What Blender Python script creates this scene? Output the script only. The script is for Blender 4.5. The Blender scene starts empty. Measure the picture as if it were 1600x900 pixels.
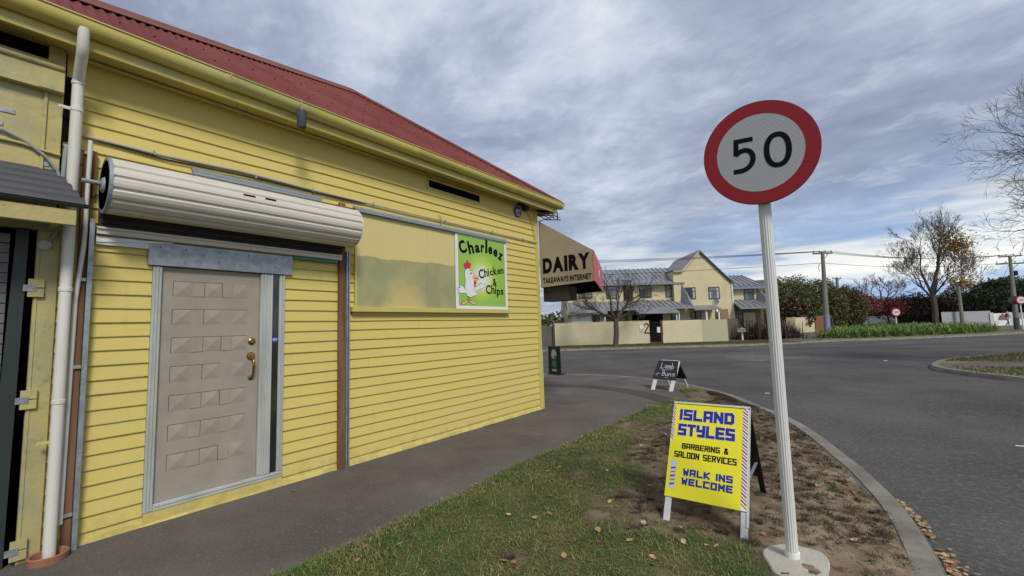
import bpy, bmesh, math, random
import numpy as np
from mathutils import Vector, Matrix, noise as mnoise
random.seed(7)
rng = np.random.default_rng(11)
sc = bpy.context.scene
col = sc.collection
rad = math.radians
PI = math.pi

# ------------------------------------------------------------------ camera
cam_d = bpy.data.cameras.new('camera'); cam = bpy.data.objects.new('camera', cam_d); col.objects.link(cam)
yaw, pitch, roll = 0.664593623, 0.08938326, -0.02959637
cy, sy = math.cos(yaw), math.sin(yaw)
Fw = Vector((-sy*math.cos(pitch), cy*math.cos(pitch), math.sin(pitch)))
R0 = Vector((cy, sy, 0)); U0 = R0.cross(Fw)
Rt = R0*math.cos(roll) + U0*math.sin(roll); Up = Rt.cross(Fw)
m = Matrix.Identity(4)
for i in range(3):
    m[i][0] = Rt[i]; m[i][1] = Up[i]; m[i][2] = -Fw[i]
m[0][3], m[1][3], m[2][3] = 4.605, 0.0, 1.5
cam.matrix_world = m
cam_d.sensor_width = 36; cam_d.lens = 677.746/1600*36
cam_d.clip_start = 0.05; cam_d.clip_end = 2000
sc.camera = cam

# ------------------------------------------------------------------ world, sun, exposure
SUN_EL, SUN_AZ = 44, 118       # azimuth clockwise from +Y
sun_d = bpy.data.lights.new('sun', 'SUN'); sun = bpy.data.objects.new('sun', sun_d); col.objects.link(sun)
sun_d.energy = 1.5; sun_d.angle = rad(15); sun_d.color = (1.0, 0.955, 0.88)
sv = Vector((math.sin(rad(SUN_AZ))*math.cos(rad(SUN_EL)), math.cos(rad(SUN_AZ))*math.cos(rad(SUN_EL)), math.sin(rad(SUN_EL))))
sun.rotation_euler = (-sv).to_track_quat('-Z', 'Y').to_euler()
sun.location = (0, 0, 30)
sc.view_settings.view_transform = 'Standard'; sc.view_settings.look = 'None'
sc.view_settings.gamma = 1; sc.view_settings.use_curve_mapping = False
sc.view_settings.exposure = 0.85

world = bpy.data.worlds.new('World'); sc.world = world; world.use_nodes = True
wn = world.node_tree; wn.nodes.clear()
def N(t, ty, **kw):
    n = t.nodes.new(ty)
    for k, v in kw.items(): setattr(n, k, v)
    return n
def mth(t, op, a, b=None, c=None, clamp=False):
    n = t.nodes.new('ShaderNodeMath'); n.operation = op; n.use_clamp = clamp
    for i, v in enumerate((a, b, c)):
        if v is None: continue
        if isinstance(v, (int, float)): n.inputs[i].default_value = v
        else: t.links.new(v, n.inputs[i])
    return n.outputs[0]
def mixc(t, f, a, b, mode='MIX'):
    n = t.nodes.new('ShaderNodeMix'); n.data_type = 'RGBA'; n.blend_type = mode
    for i, v in ((0, f), (6, a), (7, b)):
        if isinstance(v, (int, float)): n.inputs[i].default_value = v
        elif isinstance(v, tuple): n.inputs[i].default_value = (*v, 1) if len(v) == 3 else v
        else: t.links.new(v, n.inputs[i])
    return n.outputs[2]
def noi(t, vec, scale, detail=4, rough=.55, dist=0.0, col=False):
    n = t.nodes.new('ShaderNodeTexNoise'); n.inputs['Scale'].default_value = scale
    n.inputs['Detail'].default_value = detail; n.inputs['Roughness'].default_value = rough
    n.inputs['Distortion'].default_value = dist
    if vec is not None: t.links.new(vec, n.inputs['Vector'])
    return n.outputs[1 if col else 0]
def ramp(t, f, stops):
    n = t.nodes.new('ShaderNodeValToRGB'); el = n.color_ramp.elements
    while len(el) > 1: el.remove(el[-1])
    for i, (p, c) in enumerate(stops):
        e = el[0] if i == 0 else el.new(p)
        e.position = p; e.color = (*c, 1) if isinstance(c, tuple) else (c, c, c, 1)
    t.links.new(f, n.inputs[0]); return n.outputs[0]
def maprange(t, v, a, b, c=0, d=1, smooth=True):
    n = t.nodes.new('ShaderNodeMapRange'); n.interpolation_type = 'SMOOTHSTEP' if smooth else 'LINEAR'
    t.links.new(v, n.inputs[0])
    for i, q in enumerate((a, b, c, d)): n.inputs[i+1].default_value = q
    return n.outputs[0]
sky = N(wn, 'ShaderNodeTexSky', sky_type='NISHITA'); sky.sun_disc = False
sky.sun_elevation = rad(SUN_EL); sky.sun_rotation = rad(SUN_AZ)
tc = N(wn, 'ShaderNodeTexCoord')
sp = N(wn, 'ShaderNodeSeparateXYZ'); wn.links.new(tc.outputs['Generated'], sp.inputs[0])
zc = mth(wn, 'ADD', mth(wn, 'MAXIMUM', sp.outputs[2], 0.0), 0.16)
ux = mth(wn, 'DIVIDE', sp.outputs[0], zc); uy = mth(wn, 'DIVIDE', sp.outputs[1], zc)
cb = N(wn, 'ShaderNodeCombineXYZ'); wn.links.new(ux, cb.inputs[0]); wn.links.new(uy, cb.inputs[1])
# streaky layers: rotate and stretch the cloud sheet
mp = N(wn, 'ShaderNodeMapping'); mp.inputs['Rotation'].default_value = (0, 0, rad(35)); mp.inputs['Scale'].default_value = (1.1, 1.45, 1)
wn.links.new(cb.outputs[0], mp.inputs[0])
n1 = noi(wn, mp.outputs[0], 0.62, 4, .50, .3)
n2 = noi(wn, mp.outputs[0], 1.9, 8, .60, .25)
n3 = noi(wn, mp.outputs[0], 7.0, 6, .6, .2)
cl = mth(wn, 'ADD', mth(wn, 'ADD', mth(wn, 'MULTIPLY', n1, .50), mth(wn, 'MULTIPLY', n2, .40)), mth(wn, 'MULTIPLY', n3, .10))
ccol = ramp(wn, cl, [(0.38, (.155, .185, .255)), (0.46, (.205, .24, .315)), (0.52, (.265, .305, .380)), (0.57, (.35, .39, .46)), (0.64, (.47, .505, .545))])
# brighter creamy band low over the horizon to the right of the scene, blue gaps inside it
low = maprange(wn, sp.outputs[2], 0.06, 0.30, 1, 0)
right = maprange(wn, sp.outputs[0], -0.62, 0.10, 0, 1)
lowr = mth(wn, 'MULTIPLY', low, right)
mp2 = N(wn, 'ShaderNodeMapping'); mp2.inputs['Scale'].default_value = (1.6, 1.6, 13); wn.links.new(tc.outputs['Generated'], mp2.inputs[0])
st = noi(wn, mp2.outputs[0], 1.5, 5, .5, .35)
cream = ramp(wn, st, [(0.40, (.20, .31, .52)), (0.46, (.30, .385, .53)), (0.52, (.62, .64, .62)), (0.64, (.74, .735, .67))])
gap = mixc(wn, 0.35, cream, sky.outputs[0])      # a little real sky blue inside the thin cloud
skyb = N(wn, 'ShaderNodeBackground'); skyb.inputs[1].default_value = 0.06; wn.links.new(sky.outputs[0], skyb.inputs[0])
mp3 = N(wn, 'ShaderNodeMapping'); mp3.inputs['Scale'].default_value = (1.5, 1.5, 6.5); mp3.inputs['Location'].default_value = (.4, .2, .1); wn.links.new(tc.outputs['Generated'], mp3.inputs[0])
bank = maprange(wn, noi(wn, mp3.outputs[0], 1.6, 6, .55, .5), .47, .62)
bankz = mth(wn, 'MULTIPLY', maprange(wn, sp.outputs[2], .05, .16), maprange(wn, sp.outputs[2], .36, .60, 1, 0))
ccol = mixc(wn, mth(wn, 'MULTIPLY', mth(wn, 'MULTIPLY', bank, bankz), .62), ccol, (.155, .190, .275))
puff = maprange(wn, noi(wn, mp.outputs[0], 3.2, 9, .62, .1), .50, .66)
ccol = mixc(wn, mth(wn, 'MULTIPLY', puff, .38), ccol, (.43, .465, .515))
cc2 = mixc(wn, mth(wn, 'MULTIPLY', lowr, 0.88), ccol, cream)
cb2 = N(wn, 'ShaderNodeBackground'); cb2.inputs[1].default_value = 0.93; wn.links.new(cc2, cb2.inputs[0])
ms = N(wn, 'ShaderNodeMixShader'); ms.inputs[0].default_value = 0.90
wn.links.new(skyb.outputs[0], ms.inputs[1]); wn.links.new(cb2.outputs[0], ms.inputs[2])
wo = N(wn, 'ShaderNodeOutputWorld'); wn.links.new(ms.outputs[0], wo.inputs[0])

# ------------------------------------------------------------------ materials
def mat(name, c, rough=.7, metal=0.0, var=0.0, vs=3.0, c2=None, bump=0.0, bs=60.0, spec=.5, stops=None, det=5, attr=None, aniso=None, dirt=0.0, dirtc=(.08,.07,.05), trans=False, emit=None):
    mt = bpy.data.materials.new(name); mt.use_nodes = True; t = mt.node_tree
    b = t.nodes['Principled BSDF']
    b.inputs['Roughness'].default_value = rough; b.inputs['Metallic'].default_value = metal
    b.inputs['Specular IOR Level'].default_value = spec
    g = t.nodes.new('ShaderNodeTexCoord'); vec = g.outputs['Object']
    if aniso:
        mpn = t.nodes.new('ShaderNodeMapping'); mpn.inputs['Scale'].default_value = aniso; t.links.new(vec, mpn.inputs[0]); vec = mpn.outputs[0]
    base = None
    if attr:
        a = t.nodes.new('ShaderNodeAttribute'); a.attribute_name = attr; base = a.outputs['Color']
    if stops:
        base = ramp(t, noi(t, vec, vs, det, .6), stops)
    elif c2 is not None:
        f = maprange(t, noi(t, vec, vs, det, .6), .38, .64)
        base = mixc(t, f, base if base else c, c2)
    if var > 0:
        f = noi(t, vec, vs*2.3, 6, .6)
        k = mth(t, 'ADD', mth(t, 'MULTIPLY', f, 2*var), 1-var)
        cbn = t.nodes.new('ShaderNodeCombineColor')
        for i in range(3): t.links.new(k, cbn.inputs[i])
        base = mixc(t, 1.0, base if base else c, cbn.outputs[0], 'MULTIPLY')
    if dirt > 0:
        f = maprange(t, noi(t, vec, vs*4.1, 7, .7), .56, .70, 0, dirt)
        base = mixc(t, f, base if base else c, dirtc)
    if base is None: b.inputs['Base Color'].default_value = (*c, 1)
    else: t.links.new(base, b.inputs['Base Color'])
    if bump > 0:
        bn = t.nodes.new('ShaderNodeBump'); bn.inputs['Strength'].default_value = bump; bn.inputs['Distance'].default_value = .01
        t.links.new(noi(t, vec, bs, 4, .6), bn.inputs['Height']); t.links.new(bn.outputs[0], b.inputs['Normal'])
    if emit: b.inputs['Emission Color'].default_value = (*emit[0], 1); b.inputs['Emission Strength'].default_value = emit[1]
    return mt
M = {}
# weatherboard paint: pale yellow, chalky greenish fade, brush bump, thin grime
def paint_boards():
    mt = bpy.data.materials.new('yellow_board_paint'); mt.use_nodes = True; t = mt.node_tree; b = t.nodes['Principled BSDF']
    g = t.nodes.new('ShaderNodeTexCoord').outputs['Object']
    a = t.nodes.new('ShaderNodeMapping'); a.inputs['Scale'].default_value = (1, .35, 1.0); t.links.new(g, a.inputs[0])
    big = noi(t, a.outputs[0], 1.7, 4, .6)
    s1 = t.nodes.new('ShaderNodeMapping'); s1.inputs['Scale'].default_value = (1, 1.2, 14); t.links.new(g, s1.inputs[0])
    brd = noi(t, s1.outputs[0], 1.3, 3, .5)
    c = mixc(t, maprange(t, big, .40, .66), (.60, .485, .140), (.57, .475, .150))
    c = mixc(t, mth(t, 'MULTIPLY', maprange(t, brd, .45, .62), .5), c, (.61, .475, .115))
    fine = noi(t, g, 26, 6, .7)
    c = mixc(t, maprange(t, fine, .62, .72, 0, .35), c, (.36, .32, .15))
    c = mixc(t, maprange(t, noi(t, g, 48, 7, .72), .655, .675, 0, .75), c, (.40, .37, .27))
    s4 = t.nodes.new('ShaderNodeMapping'); s4.inputs['Scale'].default_value = (1, 4.5, .5); t.links.new(g, s4.inputs[0])
    c = mixc(t, maprange(t, noi(t, s4.outputs[0], 3.0, 6, .65), .57, .72, 0, .22), c, (.33, .27, .12))
    sp2 = t.nodes.new('ShaderNodeSeparateXYZ'); t.links.new(g, sp2.inputs[0])
    lowd = mth(t, 'MULTIPLY', maprange(t, sp2.outputs[2], 0.0, 0.28, 1, 0), maprange(t, noi(t, g, 9, 6, .7), .42, .62))
    c = mixc(t, mth(t, 'MULTIPLY', lowd, .38), c, (.30, .25, .13))
    t.links.new(c, b.inputs['Base Color']); b.inputs['Roughness'].default_value = .55; b.inputs['Specular IOR Level'].default_value = .35
    s3 = t.nodes.new('ShaderNodeMapping'); s3.inputs['Scale'].default_value = (1, .12, 1); t.links.new(g, s3.inputs[0])
    bn = t.nodes.new('ShaderNodeBump'); bn.inputs['Strength'].default_value = .35; bn.inputs['Distance'].default_value = .004
    t.links.new(mth(t, 'ADD', noi(t, s3.outputs[0], 160, 4, .6), noi(t, g, 22, 3, .5)), bn.inputs['Height']); t.links.new(bn.outputs[0], b.inputs['Normal'])
    return mt
M['board'] = paint_boards()
M['ytrim'] = mat('yellow_trim_paint', (.56, .45, .11), .5, var=.16, vs=2.5, c2=(.50, .44, .15), bump=.25, bs=40, dirt=.25, dirtc=(.2,.18,.08))
M['gutter'] = mat('yellow_gutter_paint', (.50, .415, .10), .4, var=.2, vs=1.6, c2=(.46, .42, .15), aniso=(1, .3, 1), dirt=.3, dirtc=(.16, .12, .06))
M['yold'] = mat('weathered_yellow_green_paint', (.46, .385, .145), .6, var=.22, vs=2.2, c2=(.36, .335, .165), bump=.3, bs=30, dirt=.45, dirtc=(.13, .15, .07))
M['roof'] = mat('red_corrugated_paint', (.140, .033, .027), .7, spec=.15, var=.22, vs=1.3, c2=(.175, .045, .040), dirt=.35, dirtc=(.11, .05, .045), bump=.1)
M['roofcap'] = mat('faded_red_capping', (.19, .08, .065), .7, spec=.15, var=.2, vs=2)
M['dark'] = mat('dark_void', (.008, .007, .006), 1.0, spec=0)
M['black'] = mat('black_metal', (.014, .014, .015), .5, spec=.3)
M['pvc'] = mat('white_pvc', (.66, .645, .59), .35, var=.08, vs=2, c2=(.58, .56, .49), dirt=.25, dirtc=(.35, .31, .24), aniso=(1, 1, .4))
M['galv'] = mat('galvanised_steel', (.36, .385, .40), .45, .55, var=.3, vs=14, c2=(.27, .29, .31), dirt=.35, dirtc=(.2, .19, .18))
M['galv2'] = mat('dull_galvanised_flashing', (.27, .31, .34), .55, .25, var=.25, vs=6, dirt=.4, dirtc=(.18, .14, .1))
M['rust'] = mat('stained_brown_timber', (.13, .055, .025), .75, var=.4, vs=6, c2=(.20, .10, .055), aniso=(1, 1, .12), bump=.4, bs=50)
M['shut'] = mat('cream_shutter_slats', (.60, .56, .475), .42, var=.09, vs=3, c2=(.55, .52, .46), aniso=(1, .3, 1), dirt=.22, dirtc=(.35, .3, .23))
M['shutdark'] = mat('dark_metal_and_drum_shade', (.045, .040, .036), .7, .0, spec=.2, var=.3, vs=8)  # dark metal parts, and the shade painted under the shutter drum
M['door'] = mat('beige_door_paint', (.325, .287, .232), .55, spec=.3, var=.12, vs=3, c2=(.295, .262, .212), bump=.12, bs=80, dirt=.14, dirtc=(.18, .14, .1))
M['frame'] = mat('pale_grey_green_frame', (.44, .46, .42), .5, var=.13, vs=4, c2=(.36, .38, .35), aniso=(1, 1, .2), dirt=.25, dirtc=(.2, .2, .17))
M['brass'] = mat('aged_brass', (.36, .22, .07), .3, 1.0, var=.35, vs=20)
M['glass'] = mat('dark_window_glass', (.018, .022, .022), .08, spec=.6)
M['glass2'] = mat('house_window_glass', (.05, .06, .07), .1, spec=.8, c2=(.16, .18, .2), vs=1.3)
M['white'] = mat('white_paint', (.72, .72, .70), .45, var=.06)
M['char'] = mat('charcoal_corrugated', (.052, .053, .060), .5, var=.2, vs=3, dirt=.2, dirtc=(.15, .14, .13))
M['slat'] = mat('grey_shutter_slats', (.14, .14, .14), .5, .2, var=.2, vs=5)
M['dgreen'] = mat('dark_green_frame', (.022, .032, .026), .5, var=.3, vs=3)
M['terra'] = mat('terracotta', (.30, .13, .075), .8, var=.2, vs=9, dirt=.3, dirtc=(.2, .16, .12))
M['tan'] = mat('tan_awning_canvas', (.37, .315, .235), .8, var=.08, vs=1.2, c2=(.32, .255, .18), spec=.2, bump=.1)
M['redf'] = mat('red_awning_fascia', (.55, .085, .10), .5, var=.1)
M['ink'] = mat('black_sign_ink', (.006, .006, .007), .8, spec=.08)
M['asph'] = None

def asphalt(name, dark, light, speck, specks=180, big=.35, spots=False):
    mt = bpy.data.materials.new(name); mt.use_nodes = True; t = mt.node_tree; b = t.nodes['Principled BSDF']
    g = t.nodes.new('ShaderNodeTexCoord').outputs['Object']
    c = ramp(t, noi(t, g, big, 6, .62, .3), [(.36, dark), (.64, light)])
    c = mixc(t, maprange(t, noi(t, g, specks*.35, 3, .7), .45, .75, 0, .55), c, speck)
    if not spots:   # hairline cracks and wandering darker sealed bands
        vo = t.nodes.new('ShaderNodeTexVoronoi'); vo.feature = 'DISTANCE_TO_EDGE'; vo.inputs['Scale'].default_value = .28
        wv = t.nodes.new('ShaderNodeVectorMath'); wv.operation = 'ADD'; t.links.new(g, wv.inputs[0]); t.links.new(noi(t, g, 1.4, 5, .6, col=True), wv.inputs[1]); t.links.new(wv.outputs[0], vo.inputs['Vector'])
        cr = mth(t, 'MULTIPLY', maprange(t, vo.outputs['Distance'], .002, .006, 1, 0), maprange(t, noi(t, g, .3, 3), .50, .58))
        c = mixc(t, mth(t, 'MULTIPLY', cr, .6), c, tuple(x*.4 for x in dark))
        c = mixc(t, maprange(t, noi(t, g, 2.6, 6, .7), .54, .70, 0, .45), c, tuple(x*1.35 for x in light))
    fine = noi(t, g, specks, 2, .5)
    c = mixc(t, maprange(t, fine, .30, .46, .55, 0), c, tuple(x*.35 for x in dark))
    if spots:   # trodden gum and paint flecks
        v = t.nodes.new('ShaderNodeTexVoronoi'); v.inputs['Scale'].default_value = 9; t.links.new(g, v.inputs['Vector'])
        s = mth(t, 'LESS_THAN', v.outputs['Distance'], mth(t, 'MULTIPLY', noi(t, g, 3.1, 2), .10))
        c = mixc(t, mth(t, 'MULTIPLY', s, .55), c, (.36, .35, .33))
        c = mixc(t, maprange(t, noi(t, g, 1.1, 7, .7), .52, .74, 0, .5), c, tuple(x*1.45 for x in light))
    t.links.new(c, b.inputs['Base Color']); b.inputs['Roughness'].default_value = .95; b.inputs['Specular IOR Level'].default_value = .10
    bn = t.nodes.new('ShaderNodeBump'); bn.inputs['Strength'].default_value = .45; bn.inputs['Distance'].default_value = .006
    t.links.new(noi(t, g, specks*.6, 3, .65), bn.inputs['Height']); t.links.new(bn.outputs[0], b.inputs['Normal'])
    return mt
M['road'] = asphalt('road_chipseal', (.060, .057, .053), (.105, .100, .093), (.20, .19, .175), 60, .33)
M['path'] = asphalt('footpath_asphalt', (.095, .083, .072), (.142, .126, .110), (.19, .17, .15), 120, .8, True)
M['path2'] = asphalt('footpath_patch_asphalt', (.070, .062, .054), (.090, .080, .070), (.12, .11, .10), 200, .9)
M['conc'] = mat('kerb_concrete', (.235, .215, .18), .9, var=.3, vs=2.5, c2=(.165, .15, .125), bump=.5, bs=70, spec=.2, dirt=.55, dirtc=(.12, .11, .09))
M['slab'] = mat('pale_concrete_pad', (.42, .39, .33), .85, var=.22, vs=4, bump=.7, bs=50)
M['line'] = mat('worn_white_line', (.24, .24, .235), .8, var=.3, vs=4, c2=(.12, .12, .118))
M['worn'] = mat('worn_pale_chip', (.145, .138, .128), .95, var=.35, vs=5, c2=(.105, .10, .093), spec=.1)
def verge_mat():
    mt = bpy.data.materials.new('verge_soil'); mt.use_nodes = True; t = mt.node_tree; b = t.nodes['Principled BSDF']
    g = t.nodes.new('ShaderNodeTexCoord').outputs['Object']; a = t.nodes.new('ShaderNodeAttribute'); a.attribute_name = 'Col'
    c = mixc(t, maprange(t, noi(t, g, 11, 6, .7, .4), .515, .58, 0, .78), a.outputs['Color'], (.082, .056, .035))
    c = mixc(t, maprange(t, noi(t, g, 60, 4, .7), .50, .68, 0, .55), c, (.25, .195, .135))
    c = mixc(t, maprange(t, noi(t, g, 130, 3, .6), .52, .62, 0, .5), c, (.05, .037, .025))
    t.links.new(c, b.inputs['Base Color']); b.inputs['Roughness'].default_value = .95; b.inputs['Specular IOR Level'].default_value = .15
    bn = t.nodes.new('ShaderNodeBump'); bn.inputs['Strength'].default_value = .9; bn.inputs['Distance'].default_value = .012
    t.links.new(noi(t, g, 38, 6, .75), bn.inputs['Height']); t.links.new(bn.outputs[0], b.inputs['Normal']); return mt
M['verge'] = verge_mat()
M['blade'] = mat('grass_blades', (.1, .1, .05), .6, attr='Col', spec=.2)
M['leaf'] = mat('leaf_colours', (.1, .1, .05), .65, attr='Col', spec=.25)
M['dry'] = mat('far_verge_grass', (.16, .135, .07), .95, var=.3, vs=1.5, c2=(.09, .105, .04), bump=.6, bs=30)
M['earth'] = mat('ground_earth', (.10, .095, .06), .95, var=.3, vs=.2)
M['bark'] = mat('grey_brown_bark', (.075, .06, .048), .9, var=.35, vs=5, aniso=(1, 1, .25), bump=.5, bs=30)
M['bark2'] = mat('pale_bark', (.13, .105, .08), .9, var=.3, vs=3, aniso=(1, 1, .25))
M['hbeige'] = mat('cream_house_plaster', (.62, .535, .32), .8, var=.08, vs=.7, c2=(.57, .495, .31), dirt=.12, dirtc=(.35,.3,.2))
M['hfence'] = mat('cream_block_wall', (.60, .53, .345), .8, var=.10, vs=.8, c2=(.54, .485, .32), dirt=.15, dirtc=(.35,.3,.2), bump=.15, bs=8)
M['hfence2'] = mat('greenish_cream_panel', (.42, .41, .265), .8, var=.06, vs=.8)
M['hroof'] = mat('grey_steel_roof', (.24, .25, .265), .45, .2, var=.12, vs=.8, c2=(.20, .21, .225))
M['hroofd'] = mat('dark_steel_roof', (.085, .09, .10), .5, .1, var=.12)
M['brownf'] = mat('brown_window_frame', (.07, .045, .035), .5)
M['wood'] = mat('grey_weathered_fence', (.11, .10, .085), .85, var=.35, vs=2, aniso=(1, 1, .2))
M['owood'] = mat('orange_timber_fence', (.34, .17, .075), .8, var=.25, vs=2, aniso=(3, 3, .3))
M['pole'] = mat('weathered_power_pole', (.19, .19, .15), .85, var=.25, vs=1.5, c2=(.15, .17, .125), aniso=(1, 1, .3))
M['poleb'] = mat('blue_grey_pole_band', (.20, .23, .29), .8, var=.15)
M['fol'] = M['leaf']

# ------------------------------------------------------------------ mesh helpers
class MB:
    def __init__(s, xf=None): s.v = []; s.f = []; s.xf = xf; s.mi = []; s.cur = 0
    def add(s, vs, fs):
        k = len(s.v)
        s.v += [tuple(s.xf(*v)) if s.xf else tuple(v) for v in vs]
        s.f += [tuple(i+k for i in f) for f in fs]; s.mi += [s.cur]*len(fs)
        return s
    def box(s, x0, x1, y0, y1, z0, z1):
        return s.add([(x0,y0,z0),(x1,y0,z0),(x1,y1,z0),(x0,y1,z0),(x0,y0,z1),(x1,y0,z1),(x1,y1,z1),(x0,y1,z1)],
              [(0,3,2,1),(4,5,6,7),(0,1,5,4),(1,2,6,5),(2,3,7,6),(3,0,4,7)])
    def hexa(s, p): return s.add(p, [(0,3,2,1),(4,5,6,7),(0,1,5,4),(1,2,6,5),(2,3,7,6),(3,0,4,7)])
    def prism(s, poly, d):   # poly: 3D points, d: extrusion vector
        n = len(poly); d = Vector(d); a = [Vector(p) for p in poly]
        return s.add([tuple(p) for p in a] + [tuple(p+d) for p in a],
              [tuple(range(n))[::-1], tuple(range(n, 2*n))] + [(i, (i+1)%n, n+(i+1)%n, n+i) for i in range(n)])
    def beam(s, a, b, w, h, up=(0,0,1)):   # rectangular bar
        a, b = Vector(a), Vector(b); d = (b-a).normalized(); u = Vector(up)
        x = d.cross(u); x = x.normalized() if x.length > 1e-5 else Vector((1,0,0)); y = x.cross(d).normalized()
        x *= w/2; y *= h/2
        return s.hexa([a-x-y, a+x-y, b+x-y, b-x-y, a-x+y, a+x+y, b+x+y, b-x+y])
    def tube(s, pts, r, n=10, caps=True):
        pts = [Vector(p) for p in pts]; rs = r if isinstance(r, (list, tuple)) else [r]*len(pts)
        vs = []; prev = None
        for i, p in enumerate(pts):
            d = (pts[min(i+1, len(pts)-1)] - pts[max(i-1, 0)]).normalized()
            if prev is None:
                x = d.cross(Vector((0,0,1)));
                if x.length < 1e-3: x = d.cross(Vector((1,0,0)))
            else: x = prev - d*prev.dot(d)
            x.normalize(); prev = x; y = d.cross(x)
            for k in range(n):
                t = 2*PI*k/n; vs.append(tuple(p + x*math.cos(t)*rs[i] + y*math.sin(t)*rs[i]))
        fs = [(i*n+k, i*n+(k+1)%n, (i+1)*n+(k+1)%n, (i+1)*n+k) for i in range(len(pts)-1) for k in range(n)]
        if caps: fs += [tuple(range(n))[::-1], tuple(range((len(pts)-1)*n, len(pts)*n))]
        return s.add(vs, fs)
    def lathe(s, prof, c, n=20, axis='z'):
        vs = []
        for r, h in prof:
            for k in range(n):
                t = 2*PI*k/n; q = (r*math.cos(t), r*math.sin(t), h)
                if axis == 'y': q = (q[0], q[2], q[1])
                if axis == 'x': q = (q[2], q[0], q[1])
                vs.append((c[0]+q[0], c[1]+q[1], c[2]+q[2]))
        fs = [(i*n+k, i*n+(k+1)%n, (i+1)*n+(k+1)%n, (i+1)*n+k) for i in range(len(prof)-1) for k in range(n)]
        fs += [tuple(range(n))[::-1], tuple(range((len(prof)-1)*n, len(prof)*n))]
        return s.add(vs, fs)
ORG = {}
def org(o):
    return ORG.get(o.name, Vector((0,0,0))) if o else Vector((0,0,0))
def tag(o, label=None, cat=None, group=None, kind=None):
    if label: o['label'] = label
    if cat: o['category'] = cat
    if group: o['group'] = group
    if kind: o['kind'] = kind
    return o
def thing(name, loc, label, cat, group=None, rz=0):
    o = bpy.data.objects.new(name, None); col.objects.link(o); o.location = loc; o.empty_display_size = .1
    ORG[o.name] = Vector(loc); return tag(o, label, cat, group)
def obj(name, mb, ma, parent=None, smooth=False, bevel=0, at=None, label=None):
    org_ = org(parent) if parent else (Vector(at) if at else Vector((0,0,0)))
    me = bpy.data.meshes.new(name)
    me.from_pydata([tuple(Vector(v)-org_) for v in mb.v], [], mb.f)
    mats = ma if isinstance(ma, (list, tuple)) else [ma]
    for q in mats: me.materials.append(q)
    if len(mats) > 1: me.polygons.foreach_set('material_index', mb.mi)
    bm = bmesh.new(); bm.from_mesh(me); bmesh.ops.recalc_face_normals(bm, faces=bm.faces)
    if bevel > 0:
        es = [e for e in bm.edges if len(e.link_faces) == 2 and e.calc_face_angle(0) > .6]
        bmesh.ops.bevel(bm, geom=es, offset=bevel, segments=1, affect='EDGES', clamp_overlap=True)
    bm.to_mesh(me); bm.free()
    if smooth:
        me.polygons.foreach_set('use_smooth', [True]*len(me.polygons))
        me.set_sharp_from_angle(angle=rad(40))
    o = bpy.data.objects.new(name, me); col.objects.link(o)
    if parent: o.parent = parent; ORG[o.name] = org_
    else: o.location = org_; ORG[o.name] = org_
    if label: o['label'] = label
    return o
def quadmesh(name, V, C, ma, parent=None, at=None):     # V: n x k x 3 faces, C: n x 3 colours
    V = np.asarray(V, float); n, k = V.shape[:2]
    base = org(parent) if parent else (Vector(at) if at else Vector((0,0,0)))
    V = V - np.array(base)
    me = bpy.data.meshes.new(name); me.vertices.add(n*k); me.vertices.foreach_set('co', V.reshape(-1))
    me.loops.add(n*k); me.loops.foreach_set('vertex_index', np.arange(n*k, dtype=np.int32))
    me.polygons.add(n); me.polygons.foreach_set('loop_start', np.arange(0, n*k, k, dtype=np.int32))
    me.polygons.foreach_set('loop_total', np.full(n, k, dtype=np.int32))
    me.update(calc_edges=True); me.validate()
    a = me.color_attributes.new('Col', 'FLOAT_COLOR', 'CORNER')
    cc = np.ones((n, k, 4)); cc[:, :, :3] = np.asarray(C)[:, None, :]; a.data.foreach_set('color', cc.reshape(-1))
    me.materials.append(ma)
    o = bpy.data.objects.new(name, me); col.objects.link(o); o.location = base if not parent else (0,0,0)
    if parent: o.parent = parent
    ORG[o.name] = base; return o
# ---- lettering (built-in font turned into mesh, fitted into a given rectangle)
def text_mesh(s, off=0.0, extr=.5, shear=0):
    cu = bpy.data.curves.new('t', 'FONT'); cu.body = s; cu.offset = off; cu.extrude = 0; cu.resolution_u = 4; cu.shear = shear
    cu.align_x = 'LEFT'
    o = bpy.data.objects.new('t', cu); col.objects.link(o)
    dg = bpy.context.evaluated_depsgraph_get(); me = bpy.data.meshes.new_from_object(o.evaluated_get(dg))
    vs = [v.co.copy() for v in me.vertices]; fs = [tuple(p.vertices) for p in me.polygons]
    bpy.data.objects.remove(o); bpy.data.curves.remove(cu); bpy.data.meshes.remove(me)
    return vs, fs
def put_text(mb, s, O, X, Y, w, h, off=0.02, lift=0.0, keep=False):
    """letters fitted to width w (along X) and height h (along Y) from corner O"""
    vs, fs = text_mesh(s, off); X, Y, O = Vector(X).normalized(), Vector(Y).normalized(), Vector(O); Nn = X.cross(Y)
    x0, x1 = min(v.x for v in vs), max(v.x for v in vs); y0, y1 = min(v.y for v in vs), max(v.y for v in vs)
    kx = w/(x1-x0); ky = h/(y1-y0)
    if keep: kx = ky = min(kx, ky)
    mb.add([tuple(O + X*((v.x-x0)*kx) + Y*((v.y-y0)*ky) + Nn*lift) for v in vs], fs)
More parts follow.
